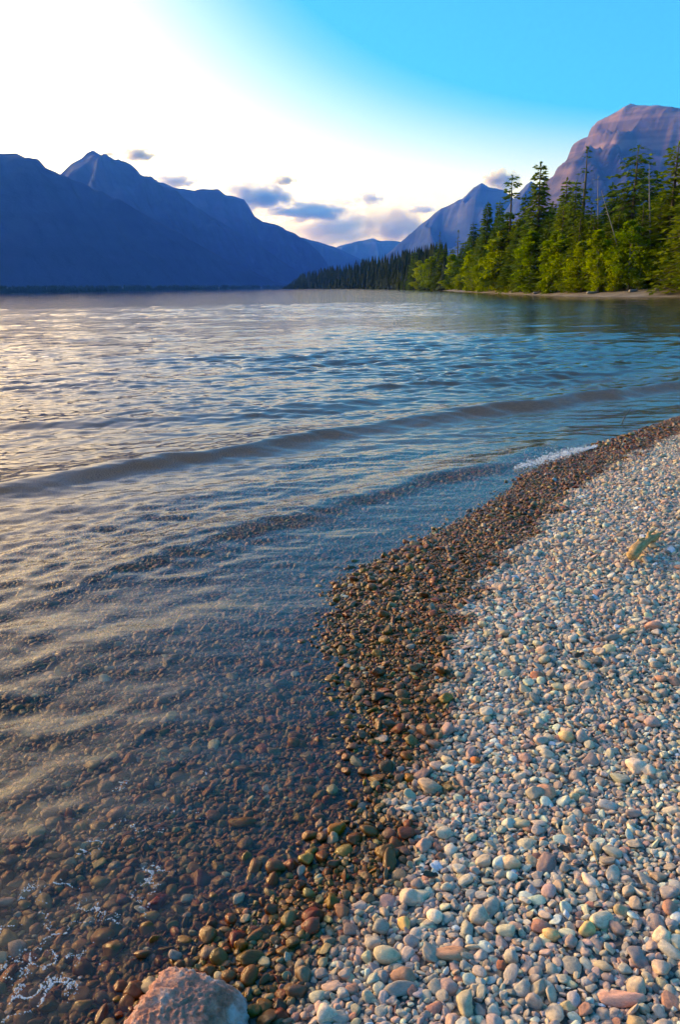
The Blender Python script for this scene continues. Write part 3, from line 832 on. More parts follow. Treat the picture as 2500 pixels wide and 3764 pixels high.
def conifer(seed, crown0=.08, rmax=.13, whorls=46, per=8, sparse=0.0, taper=.85, top_flat=0.0, dens=7, leaf=.050, mat=None, lean=.0):
    g = np.random.default_rng(seed)
    B, D, Ls, limbs = [], [], [], []
    for w in range(whorls):
        t = (w + g.uniform(-.4, .4)) / whorls
        z = crown0 + (1 - crown0) * (t * .985)
        rr = rmax * ((1 - t) ** taper * (1 - top_flat) + top_flat * math.sqrt(max(0, 1 - t ** 3))) * (.55 + .45 * min(1, t * 6 + .35))
        if g.uniform() < sparse * .45: continue
        n = max(3, int(per * (1 - .45 * t)))
        a0 = g.uniform(0, 6.28)
        for k in range(n):
            if g.uniform() < sparse * .5: continue
            th = a0 + 6.283 * k / n + g.normal(0, .25)
            L = rr * g.uniform(.55, 1.18) + .008
            rise = .35 * t - .25 + g.normal(0, .10)
            m = max(2, int(dens * L / rmax + 1.5))
            for q in range(m):
                u = (q + g.uniform(.2, 1)) / m
                droop = -.28 * L * u * u
                p = np.array([math.cos(th) * L * u, math.sin(th) * L * u, z + rise * L * u + droop])
                for sgn in (-1, 1):
                    ph = th + sgn * g.uniform(.2, 1.0)
                    d = np.array([math.cos(ph), math.sin(ph), g.normal(-.25, .22)]); d /= np.linalg.norm(d)
                    B.append(p + g.normal(0, .004, 3)); D.append(d); Ls.append(leaf * g.uniform(.6, 1.25) * (1 - .35 * t))
            if L > .04 and g.uniform() < .5:
                limbs.append(tube([(0, 0, z), (math.cos(th) * L * .9, math.sin(th) * L * .9, z + rise * L * .9 - .2 * L)], [.0032 * (1.15 - t), .0012], 4))
    for _ in range(10):
        B.append(np.array([0, 0, g.uniform(.95, .99)])); d = g.normal(0, .3, 3) + np.array([0, 0, 1]); D.append(d / np.linalg.norm(d)); Ls.append(.022)
    Ls = np.array(Ls)
    V, F = blades(np.array(B), np.array(D), Ls, Ls * .55, g)
    cme = make_mesh('crown', V, F, mat or M_SPRUCE)
    trunk = tube([(0, 0, -.02), (.002, 0, .05), (.004 * g.normal(), .003, .4), (0, .003 * g.normal(), .75), (0, 0, .985)], [.017, .0125, .0095, .0055, .0012], 8)
    tme = make_mesh('trunk', *merge([trunk] + limbs), M_BARK, True)
    return tme, cme

def broadleaf(seed, width=.24, clumps=22, leaves=170, base=.04, leaf=.038, mat=None):
    g = np.random.default_rng(seed)
    B, D, Ls, limbs = [], [], [], []
    bend = g.normal(0, .02, 2)
    spine = [(0, 0, -.02), (bend[0] * .5, bend[1] * .5, .2), (bend[0], bend[1], .5), (bend[0] * .6, bend[1] * 1.2, .8), (bend[0] * .5, bend[1], .96)]
    for c in range(clumps):
        t = base + (1 - base) * (c + g.uniform(0, 1)) / clumps
        env = width * (math.sin(math.pi * min(1, (t * .92 + .06)) ** .85) ** .75)
        th = g.uniform(0, 6.28); rr = env * g.uniform(.15, .85)
        ctr = np.array([math.cos(th) * rr + bend[0], math.sin(th) * rr + bend[1], t])
        sr = env * g.uniform(.32, .6) + .018
        n = int(leaves * g.uniform(.6, 1.3))
        p = g.normal(size=(n, 3)); p /= np.linalg.norm(p, axis=1)[:, None]; p *= (g.uniform(0, 1, n) ** .45)[:, None] * np.array([sr, sr, sr * .8])
        B += list(ctr + p); d = p / (np.linalg.norm(p, axis=1)[:, None] + 1e-6) * .6 + g.normal(0, .6, (n, 3)) + np.array([0, 0, -.25]); D += list(d / np.linalg.norm(d, axis=1)[:, None])
        Ls += list(leaf * g.uniform(.5, 1.15, n))
        if c % 2 == 0: limbs.append(tube([(bend[0] * .6, bend[1] * .6, max(.04, t - .14)), tuple(ctr * np.array([.55, .55, 1]) - np.array([0, 0, .03])), tuple(ctr)], [.006, .004, .0015], 5))
    Ls = np.array(Ls); V, F = blades(np.array(B), np.array(D), Ls, Ls * .75, g)
    return make_mesh('trunk', *merge([tube(spine, [.013, .011, .008, .005, .0015], 8)] + limbs), M_PALE, True), make_mesh('crown', V, F, mat or M_BIRCH)

P_SPRUCE = [conifer(300 + i, crown0=.06 + .03 * i, rmax=(.12, .135, .11, .15)[i], mat=M_SPRUCE) for i in range(4)]
P_SPARSE = [conifer(320 + i, crown0=.30, rmax=.075, whorls=30, per=5, sparse=.75, dens=5, leaf=.03) for i in range(2)]
P_RAGGED = [conifer(330, crown0=.16, rmax=.10, whorls=34, per=6, sparse=.5, taper=.55, top_flat=.25)]
P_PINE = [conifer(340, crown0=.40, rmax=.19, whorls=26, per=8, sparse=.25, taper=.7, top_flat=.45, dens=9, leaf=.045)]
P_OLIVE = [conifer(350 + i, crown0=.04, rmax=(.16, .19)[i], whorls=44, per=8, taper=.7, top_flat=.2, dens=7, leaf=.042, mat=M_OLIVE) for i in range(2)]
P_BIRCH = [broadleaf(360 + i, width=(.17, .20, .14, .24)[i], clumps=(26, 26, 24, 26)[i]) for i in range(4)]
P_BUSH = [broadleaf(370 + i, width=.42, clumps=20, leaves=90, base=.02, leaf=.06) for i in range(2)]

_WX = [900, 1052, 1300, 1450, 1594, 1753, 1992, 2231, 2500, 2900]
_WD = [1300, 1150, 700, 420] + [math.hypot(*on_level(x, y)[:2]) for x, y in ((1594, 1066.5), (1753, 1075), (1992, 1086.5), (2231, 1092), (2500, 1090.5))] + [62]
def shore_dist(x): return float(np.exp(np.interp(x, _WX, np.log(_WD))))

_near_far = [q for q in SHORE if 30 < math.hypot(*q) < 1600][::3]
def land_z(x, y):
    s = float(poly_sd(np.array([x]), np.array([y]), _near_far)[0][0])
    return max(0, .085 * min(s, 1.1) + .085 * min(s, 7) + .05 * min(max(s - 1.1, 0), 4) + .03 * max(s - 5.1, 0) + .05 * max(s - 60, 0) + .12)
def plant(name, proto, x, top, setback, label, category, group=None, wide=1.0, turn=None):
    D = shore_dist(x) + setback + 5
    P = at_distance(x, top, D)
    gz_ = land_z(P[0], P[1])
    h = P[2] - gz_
    e = empty(name, (P[0], P[1], gz_ - .05))
    e.rotation_euler = (0, 0, random.uniform(0, 6.28) if turn is None else turn)
    e.scale = (h * wide * 1.5, h * wide * 1.5, h)
    for me in proto:
        o = bpy.data.objects.new(me.name.split('.')[0], me); COL.objects.link(o); o.parent = e
    tag(e, label, category, group)
    return e
SPRUCES = [
    (1885, 640, P_RAGGED[0], 9, 1.0, 'tall dark ragged spruce with gaps between its branches, left of the tallest pointed spruce'),
    (1990, 592, P_SPRUCE[0], 10, .95, 'tall pointed spruce with a narrow tip above full lower branches'),
    (2162, 538, P_SPARSE[0], 12, 1.0, 'very thin spindly spruce against the big rock mountain'),
    (2350, 532, P_PINE[0], 11, 1.0, 'wide crowned dark pine with spreading tiered branches'),
    (1795, 742, P_SPRUCE[2], 11, .9, 'narrow spruce rising left of the ragged dark spruce'),
    (1840, 738, P_SPRUCE[2], 18, .8, 'slender greyish spruce just left of the ragged dark spruce'),
    (1742, 818, P_SPRUCE[1], 10, .9, 'shorter pointed spruce at the left shoulder of the tall stand'),
    (1686, 846, P_SPARSE[1], 24, 1.0, 'skinny spruce top standing above the low wood, second from its left'),
    (1619, 852, P_SPARSE[0], 60, 1.0, 'skinny far spruce standing alone above the low wood'),
    (2087, 652, P_SPRUCE[3], 11, .9, 'pointed spruce left of the spindly tall spruce'),
    (2122, 660, P_SPRUCE[1], 8, .85, 'pointed spruce directly beside the spindly tall spruce'),
    (1935, 712, P_SPRUCE[3], 14, .8, 'spruce between the ragged spruce and the tall pointed one'),
    (2255, 668, P_SPRUCE[0], 16, .9, 'spruce standing left of the wide crowned pine'),
    (2035, 740, P_SPRUCE[2], 16, 1.1, 'spruce tucked right of the tall pointed spruce'),
    (2300, 690, P_SPRUCE[1], 13, .9, 'spruce at the left foot of the wide crowned pine'),
    (2420, 640, P_SPRUCE[0], 14, 1.0, 'spruce right of the grey dead trunk'),
]
for x, top_, pr, sb, wd, lab in SPRUCES: plant('spruce_tree', pr, x, top_, sb, lab, 'spruce', wide=wd)
OLIVES = [
    (2500, 515, P_OLIVE[0], 5, 1.0, 'tallest yellow green larch at the right edge of the wood'),
    (2140, 755, P_OLIVE[1], 4, .8, 'broad olive green larch below the spindly spruce'),
    (2075, 745, P_OLIVE[0], 6, .9, 'olive larch below the pointed spruces'),
    (2440, 690, P_OLIVE[1], 7, .8, 'yellow green larch left of the tallest one'),
    (2280, 775, P_OLIVE[0], 6, .9, 'olive larch in front of the wide crowned pine'),
    (2370, 745, P_OLIVE[1], 4, .8, 'olive larch below the grey dead trunk'),
    (1905, 800, P_OLIVE[0], 7, .9, 'olive brown larch below the ragged dark spruce'),
    (1765, 860, P_OLIVE[1], 7, .8, 'olive larch at the left end of the tall stand'),
    (2590, 560, P_OLIVE[1], 4, 1.0, 'yellow green larch cut off by the right edge of the picture'),
]
for x, top_, pr, sb, wd, lab in OLIVES: plant('larch_tree', pr, x, top_, sb, lab, 'larch', wide=wd * 1.15)
BIRCHES = [
    (1850, 866, P_BIRCH[0], 2.5, 1.1, 'bright green birch leftmost of the big ones, round topped'),
    (1958, 866, P_BIRCH[1], 1.5, .9, 'bright yellow green birch with a bare pale trunk foot'),
    (2035, 868, P_BIRCH[2], 2.0, 1.1, 'bright green narrow birch below the tall pointed spruce'),
    (2068, 880, P_BIRCH[0], 3.0, .9, 'green birch close right of the narrow birch'),
    (2215, 862, P_BIRCH[2], 1.5, 1.0, 'slim yellow green birch beside the leaning dead trunk'),
    (2330, 826, P_BIRCH[3], 1.5, .8, 'brightest green birch below the wide crowned pine'),
    (2360, 960, P_BIRCH[1], .8, 1.1, 'low bright birch at the foot of the brightest birch'),
    (2440, 905, P_BIRCH[3], 1.5, .9, 'leafy green birch under the larches near the right edge'),
    (2490, 870, P_BIRCH[0], 2.5, 1.2, 'green birch in front of the tallest larch'),
    (1735, 936, P_BIRCH[2], 2.5, 1.1, 'slim light green birch left of the round topped birch'),
    (1780, 962, P_BIRCH[1], 1.5, 1.1, 'small light green birch at the feet of the narrow spruce'),
    (1660, 952, P_BIRCH[0], 4.0, 1.2, 'small green birch near the low bright bush'),
    (1590, 958, P_BIRCH[3], 4.0, 1.1, 'small olive birch at the left start of the lit wood'),
    (1540, 975, P_BIRCH[0], 5.0, 1.2, 'little birch farthest left in the lit wood'),
    (2150, 900, P_BIRCH[1], 2.0, 1.0, 'dark green birch below the broad olive larch'),
    (2280, 930, P_BIRCH[3], 1.5, .9, 'dull green birch right of the leaning dead trunk'),
]
for x, top_, pr, sb, wd, lab in BIRCHES: plant('birch_tree', pr, x, top_ - 14, sb, lab, 'birch', wide=wd * 1.2)
BUSHES = [(1690, 1006, 'round bright yellow green bush low on the far strand'), (1800, 1018, 'low green bush under the small birch'), (1905, 1020, 'low bush left of the birch with a bare trunk foot'),
          (2010, 1018, 'low bush under the narrow birch'), (2120, 1022, 'low dark bush under the broad larch'), (2180, 1028, 'low bush left of the slim birch'), (2270, 1030, 'low bush at the end of the leaning trunk'),
          (2400, 1030, 'low bush right of the low bright birch'), (2470, 1022, 'low bush near the right end of the far strand'), (1620, 1022, 'low bush left of the round bright bush')]
for k, (x, top_, lab) in enumerate(BUSHES): plant('bush', P_BUSH[k % 2], x, top_, 1.2, lab, 'bush', wide=1.0)
# the close stand behind them: trees that nothing tells apart, in four stretches
_ex = [1480, 1560, 1620, 1700, 1750, 1800, 1850, 1950, 2000, 2050, 2100, 2160, 2220, 2300, 2400, 2500, 2640]
_ey = [935, 915, 890, 860, 835, 800, 785, 770, 760, 745, 730, 720, 720, 705, 690, 640, 640]
STRETCH = [(1480, 1720, 'dark spruce in low wood left of the tall stand'), (1720, 1960, 'dark spruce in the stand behind the round topped birch'),
           (1960, 2220, 'dark spruce in the stand behind the narrow birch'), (2220, 2650, 'dark spruce in the stand behind the tallest larches')]
_tg = np.random.default_rng(12)
ORD = ['first', 'second', 'third', 'fourth', 'fifth', 'sixth', 'seventh', 'eighth', 'ninth', 'tenth']
for x0, x1, lab in STRETCH:
    n_s = n_l = 0
    for k in range(15):
        x = x0 + (x1 - x0) * (k + _tg.uniform(.1, .9)) / 15
        top_ = np.interp(x, _ex, _ey) + _tg.uniform(0, 75)
        if k % 3 == 1:
            lab2 = lab.replace('dark spruce', 'olive larch')
            plant('larch_tree', P_OLIVE[k % 2], x, top_ + 60, _tg.uniform(4, 12), ORD[n_l] + ' ' + lab2 + ', counted from the left', 'larch', group=lab2.replace('larch', 'larches', 1), wide=_tg.uniform(1.0, 1.35)); n_l += 1
            continue
        plant('spruce_tree', P_SPRUCE[int(_tg.integers(0, 4))], x, top_, _tg.uniform(7, 26), ORD[n_s] + ' ' + lab + ', counted from the left', 'spruce', group=lab.replace('dark spruce', 'dark spruces'), wide=_tg.uniform(1.2, 1.8)); n_s += 1

def dead_trunk(x0, y0, x1, y1, setback, r, label):
    D = shore_dist((x0 + x1) / 2) + setback
    A, B = at_distance(x0, y0, D), at_distance(x1, y1, D)
    L = np.linalg.norm(B - A); ax = (B - A) / L
    e = empty('dead_tree', tuple(A))
    path = [np.zeros(3), ax * L * .35 + np.array([.05, 0, 0]), ax * L * .7, ax * L]
    o = mesh_obj('trunk', *tube(path, [r, r * .85, r * .6, r * .2], 8), M_DEAD, e)
    g = np.random.default_rng(int(x0))
    for k in range(9):
        t = g.uniform(.45, .97); p = ax * L * t; d = g.normal(size=3); d -= ax * (d @ ax); d = d / np.linalg.norm(d) + ax * .3; l = g.uniform(.3, .9)
        mesh_obj('branch', *tube([p, p + d * l * .6, p + d * l + np.array([0, 0, -.1])], [r * .25, r * .15, r * .05], 5), M_DEAD, e)
    tag(e, label, 'dead tree')
dead_trunk(2392, 1000, 2388, 598, 9, .13, 'bare grey dead trunk standing beside the wide crowned pine')
dead_trunk(2276, 925, 2212, 700, 9, .075, 'leaning grey dead trunk slanting across the wood')
dead_trunk(2198, 900, 2200, 640, 12, .08, 'thin bare dead trunk right of the spindly spruce')

# ------------------------------------------------------------------ far woods (each reads as one mass)
def far_wood(name, label, items, mat):
    """items: x, y, z, height, radius; small ragged cones of several tiers"""
    V, F = [], []
    g = np.random.default_rng(3)
    for (x, y, z, h, r) in items:
        tiers = 5
        for t in range(tiers):
            zb = z + h * (.04 + .80 * t / tiers); zt = z + h * min(1.0, (.34 + .80 * t / tiers)); rb = r * (1 - t / tiers * .86)
            o = len(V); n = 6; a0 = g.uniform(0, 6)
            for k in range(n):
                rr = rb * g.uniform(.55, 1.2); th = a0 + 6.283 * k / n
                V.append((x + math.cos(th) * rr, y + math.sin(th) * rr, zb + g.uniform(-.05, .05) * h))
            V.append((x + g.normal(0, .04) * r, y, zt))
            for k in range(n): F.append((o + k, o + (k + 1) % n, o + n))
    ob = mesh_obj(name, np.array(V), np.array(F), mat, smooth=False)
    return tag(ob, label, kind='stuff')
_fg = np.random.default_rng(44)
env_x = [1000, 1052, 1085, 1112, 1180, 1268, 1350, 1446, 1520, 1580, 1700]; env_y = [1062, 1050, 1020, 1000, 985, 968, 948, 928, 912, 900, 880]
items = []
for _ in range(1150):
    x = _fg.uniform(1040, 1640); D = shore_dist(x) * _fg.uniform(1.01, 1.22) + 4
    back = (D / shore_dist(x) - 1.01) / .21
    full = np.interp(x, env_x, env_y); sh = 1062
    top_ = sh + (full - sh) * np.clip(.50 + .5 * back + _fg.normal(0, .09), .35, 1.06)
    P = at_distance(x, top_, D); z = land_z(P[0], P[1])
    h = P[2] - z
    if h < 2: continue
    hh = min(h * _fg.uniform(.8, 1.08), _fg.uniform(13, 27)); items.append((P[0], P[1], P[2] - hh, hh, max(hh * .13, 1.5) * _fg.uniform(.65, 1.7)))
far_wood('far_wood', 'dark grey green wood of distant conifers along the right shore', items, foliage_material('far_needles', (.014, .024, .014), (.034, .046, .024), .15))
items = []
_la = sorted((math.atan2(x, y), math.hypot(x, y)) for x, y in LEFT_SHORE if y > 300)
LEFT_AZ, LEFT_D = [q[0] for q in _la], [q[1] for q in _la]
for _ in range(1300):
    x = _fg.uniform(-120, 1060)
    q = ray(x, 1066); az = math.atan2(q[0], q[1])
    D = float(np.interp(az, LEFT_AZ, LEFT_D)) + _fg.uniform(4, 60); xx, yy = math.sin(az) * D, math.cos(az) * D
    hh = _fg.uniform(9, 17); items.append((xx, yy, -.5, hh, hh * .34))
far_wood('shore_wood', 'thin dark line of trees along the far left shore', items, bpy.data.materials['far_needles'])

# ------------------------------------------------------------------ driftwood and small finds
def driftwood():
    m, N, L, out = material('driftwood')
    tc = N('TexCoord'); mp = N('Mapping'); mp.inputs['Scale'].default_value = (9, 70, 70); L(tc.outputs['Object'], mp.inputs[0])
    nz = N('TexNoise', Scale=1.0, Detail=6.0, Roughness=.7); L(mp.outputs[0], nz.inputs['Vector'])
    cr = ramp(N, [(.3, (.16, .085, .03)), (.5, (.46, .24, .085)), (.7, (.64, .37, .15))]); L(nz.outputs[0], cr.inputs[0])
    p = N('BsdfPrincipled', Roughness=.85); L(cr.outputs[0], p.inputs['Base Color'])
    b = N('Bump', Strength=.7, Distance=.01); L(nz.outputs[0], b.inputs['Height']); L(b.outputs[0], p.inputs['Normal']); L(p.outputs[0], out.inputs[0])
    A, B = np.array(DRIFT_A), np.array(DRIFT_B)
    L_ = float(np.linalg.norm(B - A)); n = 18
    path = [np.array([L_ * t, .014 * math.sin(t * 5), .012 * math.sin(t * 3 + 1)]) for t in np.linspace(0, 1, n)]
    g = np.random.default_rng(9)
    rad = [.030 * (1.0 - .15 * t if t < .62 else .90 - (t - .62) * 2.0) * (1 + .12 * g.normal()) * (.75 if t < .04 else 1) for t in np.linspace(0, 1, n)]
    rad = [max(r, .006) for r in rad]
    V, F = tube(path, rad, 14)
    V = np.array(V); V *= 1; V += g.normal(0, .0018, V.shape); V[:, 2] *= .8
    e = empty('driftwood', (A[0], A[1], A[2] + .055))
    e.rotation_euler = (0, -math.asin((B[2] - A[2]) / L_), math.atan2(B[1] - A[1], B[0] - A[0]))
    mesh_obj('stem', V, F, m, e)
    for s, l, up in ((.40, .05, .03), (.62, .09, .035), (.80, .05, -.01)):
        p0 = path[int(s * (n - 1))]
        mesh_obj('branch_stub', *tube([p0, p0 + np.array([l * .5, .012, up * .7]), p0 + np.array([l, -.012, up])], [.013, .009, .004], 8), m, e)
    tag(e, 'weathered tan driftwood stick lying on the dry pebbles', 'driftwood')
    return m
M_DRIFT = driftwood()

def thin_stick(name, label, cat, pts, r, mat):
    pts = np.array(pts, float); o = mesh_obj(name, *tube(pts - pts[0], [r * (1 - .6 * i / (len(pts) - 1)) for i in range(len(pts))], 6), mat)
    o.location = pts[0]; tag(o, label, cat)
tw_b, tw_t = on_level(1430 * K, 985 * K, -.05), None
_D = math.hypot(tw_b[0], tw_b[1])
thin_stick('twig', 'thin dark twig sticking out of the shallow water at the right', 'twig',
           [tw_b, at_distance(1437 * K, 972 * K, _D), at_distance(1444 * K, 957 * K, _D), at_distance(1449 * K, 952 * K, _D), at_distance(1458 * K, 938 * K, _D)], .006, M_BARK)
P = ray_ground(2196, 3215); Q = ray_ground(2172, 3150)
thin_stick('straw', 'short straw coloured stalk lying across the dry pebbles', 'straw', [P + np.array([0, 0, .03]), (P + Q) / 2 + np.array([0, 0, .034]), Q + np.array([0, 0, .036])], .0022, M_DRIFT)

def dead_leaf(x, y, size, label):
    m, N, L, out = material('dead_leaf')
    tc = N('TexCoord'); nz = N('TexNoise', Scale=30.0, Detail=4.0); L(tc.outputs['Object'], nz.inputs['Vector'])
    cr = ramp(N, [(.35, (.06, .022, .010)), (.65, (.20, .075, .025))]); L(nz.outputs[0], cr.inputs[0])
    p = N('BsdfPrincipled', Roughness=.6); L(cr.outputs[0], p.inputs['Base Color']); L(p.outputs[0], out.inputs[0])
    nu, nv = 13, 9; g = np.random.default_rng(int(x))
    u = np.linspace(-1, 1, nu)[:, None]; v = np.linspace(-1, 1, nv)[None, :]
    wdt = (1 - u ** 2) ** .7 * (1 + .15 * np.sin(u * 9))
    X = u + 0 * v; Y = v * wdt * .55; Z = .35 * v * v * wdt + .25 * u * u + .08 * np.sin(u * 6 + v * 3)
    V = np.stack([X, Y, Z], -1).reshape(-1, 3) * size
    top_v, bot = V + np.array([0, 0, .0008]), V
    F = grid_faces(nu, nv); o = mesh_obj('dead_leaf', np.concatenate([top_v, bot]), np.concatenate([F, F[:, ::-1] + len(V)]), m)
    P = ray_ground(x, y); o.location = (P[0], P[1], P[2] + .032); o.rotation_euler = (g.uniform(-.4, .4), g.uniform(-.4, .4), g.uniform(0, 6))
    tag(o, label, 'leaf')
dead_leaf(2078, 3168, .022, 'curled brown dead leaf right of the purple slab stone')
dead_leaf(1580, 3262, .022, 'curled brown dead leaf near the pink angular stone')
dead_leaf(2130, 2440, .022, 'tan curled leaf among the upper dry pebbles')

for k, (x, y, w, tilt, lab) in enumerate([(1896, 1062, 34, .1, 'pale stranded log on the far strand left of the bare trunked birch'), (1974, 1064, 22, -.2, 'short pale log on the far strand under the bare trunked birch'),
                               (2182, 1070, 40, .05, 'long pale log on the far strand below the slim birch'), (2331, 1076, 30, .1, 'pale log lying low on the far strand below the brightest birch'),
                               (2430, 1072, 36, -.05, 'grey log on the far strand near the right edge'), (1770, 1063, 30, .0, 'thin pale log on the far strand at its left part')]):
    D = shore_dist(x) + 4.0
    P = at_distance(x, y, D); z = float(ground_z(P[:1], P[1:2])[0]); Lg = w / FPX * D
    pts = [np.array([-Lg / 2, 0, 0]), np.array([-Lg * .2, .06, .02]), np.array([Lg * .25, -.04, .03]), np.array([Lg / 2, .05, .05])]
    e = empty('log', (P[0], P[1], z + .10)); e.rotation_euler = (0, 0, tilt)
    mesh_obj('stem', *tube(pts, [.15, .14, .11, .06], 9), M_DEAD, e)
    mesh_obj('branch_stub', *tube([pts[2], pts[2] + np.array([.15, .1, .35])], [.05, .02], 6), M_DEAD, e)
    tag(e, lab, 'log')

# ------------------------------------------------------------------ foam
def foam():
    m, N, L, out = material('foam_bubbles')
    p = N('BsdfPrincipled', Roughness=.25); p.inputs['Base Color'].default_value = (.86, .88, .90, 1)
    tr = N('BsdfTransparent'); mx = N('MixShader'); mx.inputs[0].default_value = .30
    L(tr.outputs[0], mx.inputs[1]); L(p.outputs[0], mx.inputs[2]); L(mx.outputs[0], out.inputs[0])
    g = np.random.default_rng(15)
    pts, rad = [], []
    zc = lambda x, y: (x * .829, 2800 + y * .829)
    ribbons = [((340, 400), (560, 300), 420, 16), ((60, 460), (190, 470), 240, 22), ((440, 360), (700, 300), 160, 26), ((230, 580), (330, 520), 200, 22), ((540, 640), (720, 480), 260, 26),
               ((0, 775), (95, 735), 260, 16), ((230, 650), (620, 660), 260, 36), ((180, 770), (420, 740), 300, 34), ((40, 920), (330, 850), 420, 40), ((60, 1060), (330, 960), 420, 36),
               ((0, 1130), (180, 1030), 300, 36), ((0, 600), (150, 560), 160, 30), ((280, 300), (620, 280), 120, 26), ((520, 110), (620, 100), 80, 14), ((720, 290), (860, 230), 160, 22),
               ((650, 470), (700, 500), 120, 16), ((860, 120), (960, 20), 80, 20), ((480, 720), (560, 640), 120, 20)]
    for (a, b, n, sp) in ribbons:
        for _ in range(int(n * 5)):
            t = g.uniform(); x = a[0] + (b[0] - a[0]) * t + g.normal(0, sp * 1.5); y = a[1] + (b[1] - a[1]) * t + g.normal(0, sp * .6) + 14 * math.sin(t * 9)
            P = on_level(*zc(x, y), .012); pts.append(P); rad.append(float(np.exp(g.normal(math.log(.0012), .4))))
    for _ in range(500):
        P = on_level(*zc(g.uniform(0, 1000), g.uniform(-500, 700)), .010); pts.append(P); rad.append(.001)
    pts = np.array(pts)
    lace = np.abs(fbm(pts[:, 0] * 17, pts[:, 1] * 24, 3, 5) - .5)                 # thin connected lines of bubbles
    keep = (g.uniform(0, 1, len(pts)) < .85 * np.exp(-(lace / .034) ** 2)) & (vnoise(pts[:, 0] * 9, pts[:, 1] * 9, 8) > .36)
    pts, rad = pts[keep], np.array(rad)[keep]
    pts[:, 2] = water_z(pts[:, 0], pts[:, 1], np.full(len(pts), .01)) + .001
    # the small breaker
    B, R2 = [], []
    for _ in range(2200):
        t = g.uniform() ** .8
        x = 1188 + 190 * t; y = np.interp(x, [1188, 1240, 1300, 1378], [1078, 1067, 1050, 1028]) + g.normal(0, .5) * (3 + 9 * math.sin(math.pi * min(1, t + .08))) 
        Pq = on_level(x * K, y * K, .02)
        B.append(Pq + np.array([0, 0, abs(g.normal(0, .016)) * math.sin(math.pi * t)])); R2.append(float(np.exp(g.normal(math.log(.0026), .5))))
    pts = np.concatenate([pts, np.array(B)]); rad = np.concatenate([rad, np.array(R2)])
    me = bpy.data.meshes.new('foam'); me.vertices.add(len(pts)); me.vertices.foreach_set('co', pts.astype(np.float32).ravel())
    a = me.attributes.new('size', 'FLOAT', 'POINT'); a.data.foreach_set('value', rad.astype(np.float32))
    me.materials.append(m)
    o = bpy.data.objects.new('foam', me); COL.objects.link(o)
    ng = bpy.data.node_groups.new('foam_layout', 'GeometryNodeTree')
    ng.interface.new_socket('Geometry', in_out='INPUT', socket_type='NodeSocketGeometry'); ng.interface.new_socket('Geometry', in_out='OUTPUT', socket_type='NodeSocketGeometry')
    nd, lk = ng.nodes, ng.links.new
    gi, go = nd.new('NodeGroupInput'), nd.new('NodeGroupOutput')
    ic = nd.new('GeometryNodeMeshIcoSphere'); ic.inputs['Radius'].default_value = 1; ic.inputs['Subdivisions'].default_value = 2
    sm = nd.new('GeometryNodeSetMaterial'); sm.inputs['Material'].default_value = m; lk(ic.outputs[0], sm.inputs[0])
    ss = nd.new('GeometryNodeSetShadeSmooth'); lk(sm.outputs[0], ss.inputs[0])
    iop = nd.new('GeometryNodeInstanceOnPoints'); lk(gi.outputs[0], iop.inputs['Points']); lk(ss.outputs[0], iop.inputs['Instance'])
    at = nd.new('GeometryNodeInputNamedAttribute'); at.data_type = 'FLOAT'; at.inputs['Name'].default_value = 'size'; lk(at.outputs['Attribute'], iop.inputs['Scale'])
    lk(iop.outputs[0], go.inputs[0])
    o.modifiers.new('layout', 'NODES').node_group = ng
    tag(o, 'white foam bubbles on the wash and on the small breaking wave', kind='stuff')
foam()

# ------------------------------------------------------------------ clouds (beyond the haze)
def cloud_material(name, color, dens, absorb=(0, 0, 0)):
    m, N, L, out = material(name)
    tc = N('TexCoord'); oi = N('ObjectInfo')
    ln = N('VectorMath', operation='LENGTH'); L(tc.outputs['Object'], ln.inputs[0])
    ad = N('VectorMath', operation='MULTIPLY_ADD'); ad.inputs[1].default_value = (31, 17, 23); L(oi.outputs['Random'], ad.inputs[0]); L(tc.outputs['Object'], ad.inputs[2])
    mp = N('Mapping'); mp.inputs['Scale'].default_value = (1.6, 1.0, 1.0); L(ad.outputs[0], mp.inputs[0])
    nz = N('TexNoise', Scale=1.9, Detail=5.0, Roughness=.62); L(mp.outputs[0], nz.inputs['Vector'])
    # density: noise lumps that thin out towards the rim
    s1 = N('Math', operation='MULTIPLY_ADD'); s1.inputs[1].default_value = -1.0; s1.inputs[2].default_value = .62; L(ln.outputs['Value'], s1.inputs[0])
    s2 = N('Math', operation='MULTIPLY_ADD'); s2.inputs[1].default_value = 1.9; s2.inputs[2].default_value = -.85; L(nz.outputs[0], s2.inputs[0])
    sm = N('Math', operation='ADD'); L(s1.outputs[0], sm.inputs[0]); L(s2.outputs[0], sm.inputs[1])
    mr = N('MapRange'); mr.inputs[1].default_value = 0; mr.inputs[2].default_value = .5; mr.inputs[4].default_value = dens; L(sm.outputs[0], mr.inputs[0])
    v = N('VolumePrincipled'); v.inputs['Color'].default_value = (*color, 1); v.inputs['Anisotropy'].default_value = .1; v.inputs['Absorption Color'].default_value = (*absorb, 1)
    L(mr.outputs[0], v.inputs['Density']); L(v.outputs[0], out.inputs['Volume'])
    return m
def cloud(x, y, w, h, mat, label, dist=21500):
    P = at_distance(x, y, dist)
    sx, sz = w / 2 / FPX * dist * 1.5, h / 2 / FPX * dist * 1.55
    v, f = ico(4)
    d = v / np.linalg.norm(v, axis=1)[:, None]
    g = np.random.default_rng(int(x))
    rad = .86 + .28 * (fbm(d[:, 0] * 2.5 + d[:, 1] + x, d[:, 2] * 2.5 - d[:, 1], 3, 71) - .5)
    o = mesh_obj('cloud', d * rad[:, None], f, mat)
    o.location = tuple(P); o.scale = (sx, max(sx * .6, sz), sz); o.rotation_euler = (0, math.radians(g.uniform(-3, 3)), -math.atan2(P[0], P[1]))
    tag(o, label, 'cloud')
C_GREY = cloud_material('cloud_grey', (.70, .64, .56), .010, (.5, .3, .2))
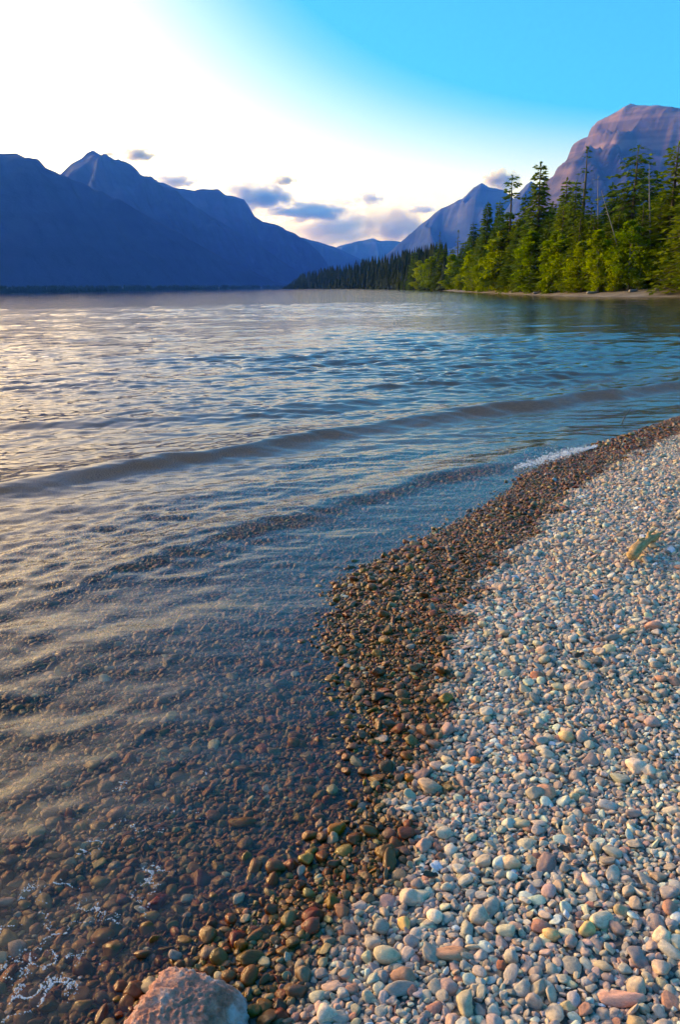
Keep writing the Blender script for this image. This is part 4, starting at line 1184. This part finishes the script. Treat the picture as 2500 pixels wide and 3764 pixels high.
C_PEACH = cloud_material('cloud_peach', (.50, .42, .36), .028, (1, .72, .30))  # sunset light on the cloud, put into its scatter and absorption colours
C_GLOW = cloud_material('cloud_glow', (.46, .40, .36), .0075, (1, .66, .20))  # sunset glow painted by the absorption tint, nothing emits
C_LILAC = cloud_material('cloud_lilac', (.60, .50, .46), .0052, (.9, .6, .45))
for a in [(508, 570, 105, 34, C_PEACH, 'small peach cloud floating right of the pointed peak'), (400, 566, 44, 14, C_PEACH, 'tiny faint cloud touching the pointed peak'),
          (640, 668, 140, 42, C_GREY, 'flat mauve cloud above the ridge of the pointed peak'), (1046, 664, 74, 28, C_PEACH, 'small pinkish cloud alone in the middle of the sky'),
          (945, 728, 230, 92, C_GREY, 'large grey cloud beside the flat topped mountain'), (1140, 777, 290, 56, C_GREY, 'long flat grey cloud over the valley'),
          (1358, 731, 100, 40, C_GREY, 'small dark cloud with a pointed right end'), (1552, 770, 110, 24, C_GREY, 'thin grey streak cloud by the rounded summit slope'),
          (1215, 850, 330, 110, C_LILAC, 'broad lilac cloud bank low over the valley'), (1450, 832, 250, 120, C_GLOW, 'glowing peach cloud bank at the right of the valley', 20000),
          (1842, 664, 110, 60, C_PEACH, 'peach cloud behind the rounded summit')]: cloud(*a)

# ------------------------------------------------------------------ haze
def haze_box():
    m, N, L, out = material('valley_haze')
    v = N('VolumePrincipled', Density=HAZE_DENSITY); v.inputs['Color'].default_value = (*HAZE_COLOR, 1); v.inputs['Anisotropy'].default_value = .2; v.inputs['Absorption Color'].default_value = (1, 1, 1, 1)
    L(v.outputs[0], out.inputs['Volume'])
    bm = bmesh.new(); bmesh.ops.create_cube(bm, size=1)
    me = bpy.data.meshes.new('haze'); bm.to_mesh(me); bm.free()
    o = bpy.data.objects.new('haze', me); COL.objects.link(o)
    o.scale = (36000, 36000, 2050); o.location = (0, 0, 2050 / 2 - 420)
    me.materials.append(m)
    tag(o, 'thin blue evening haze filling the valley air', kind='stuff')
HAZE_DENSITY, HAZE_COLOR = 0.58e-4, (.02, .24, 1.0)
haze_box()
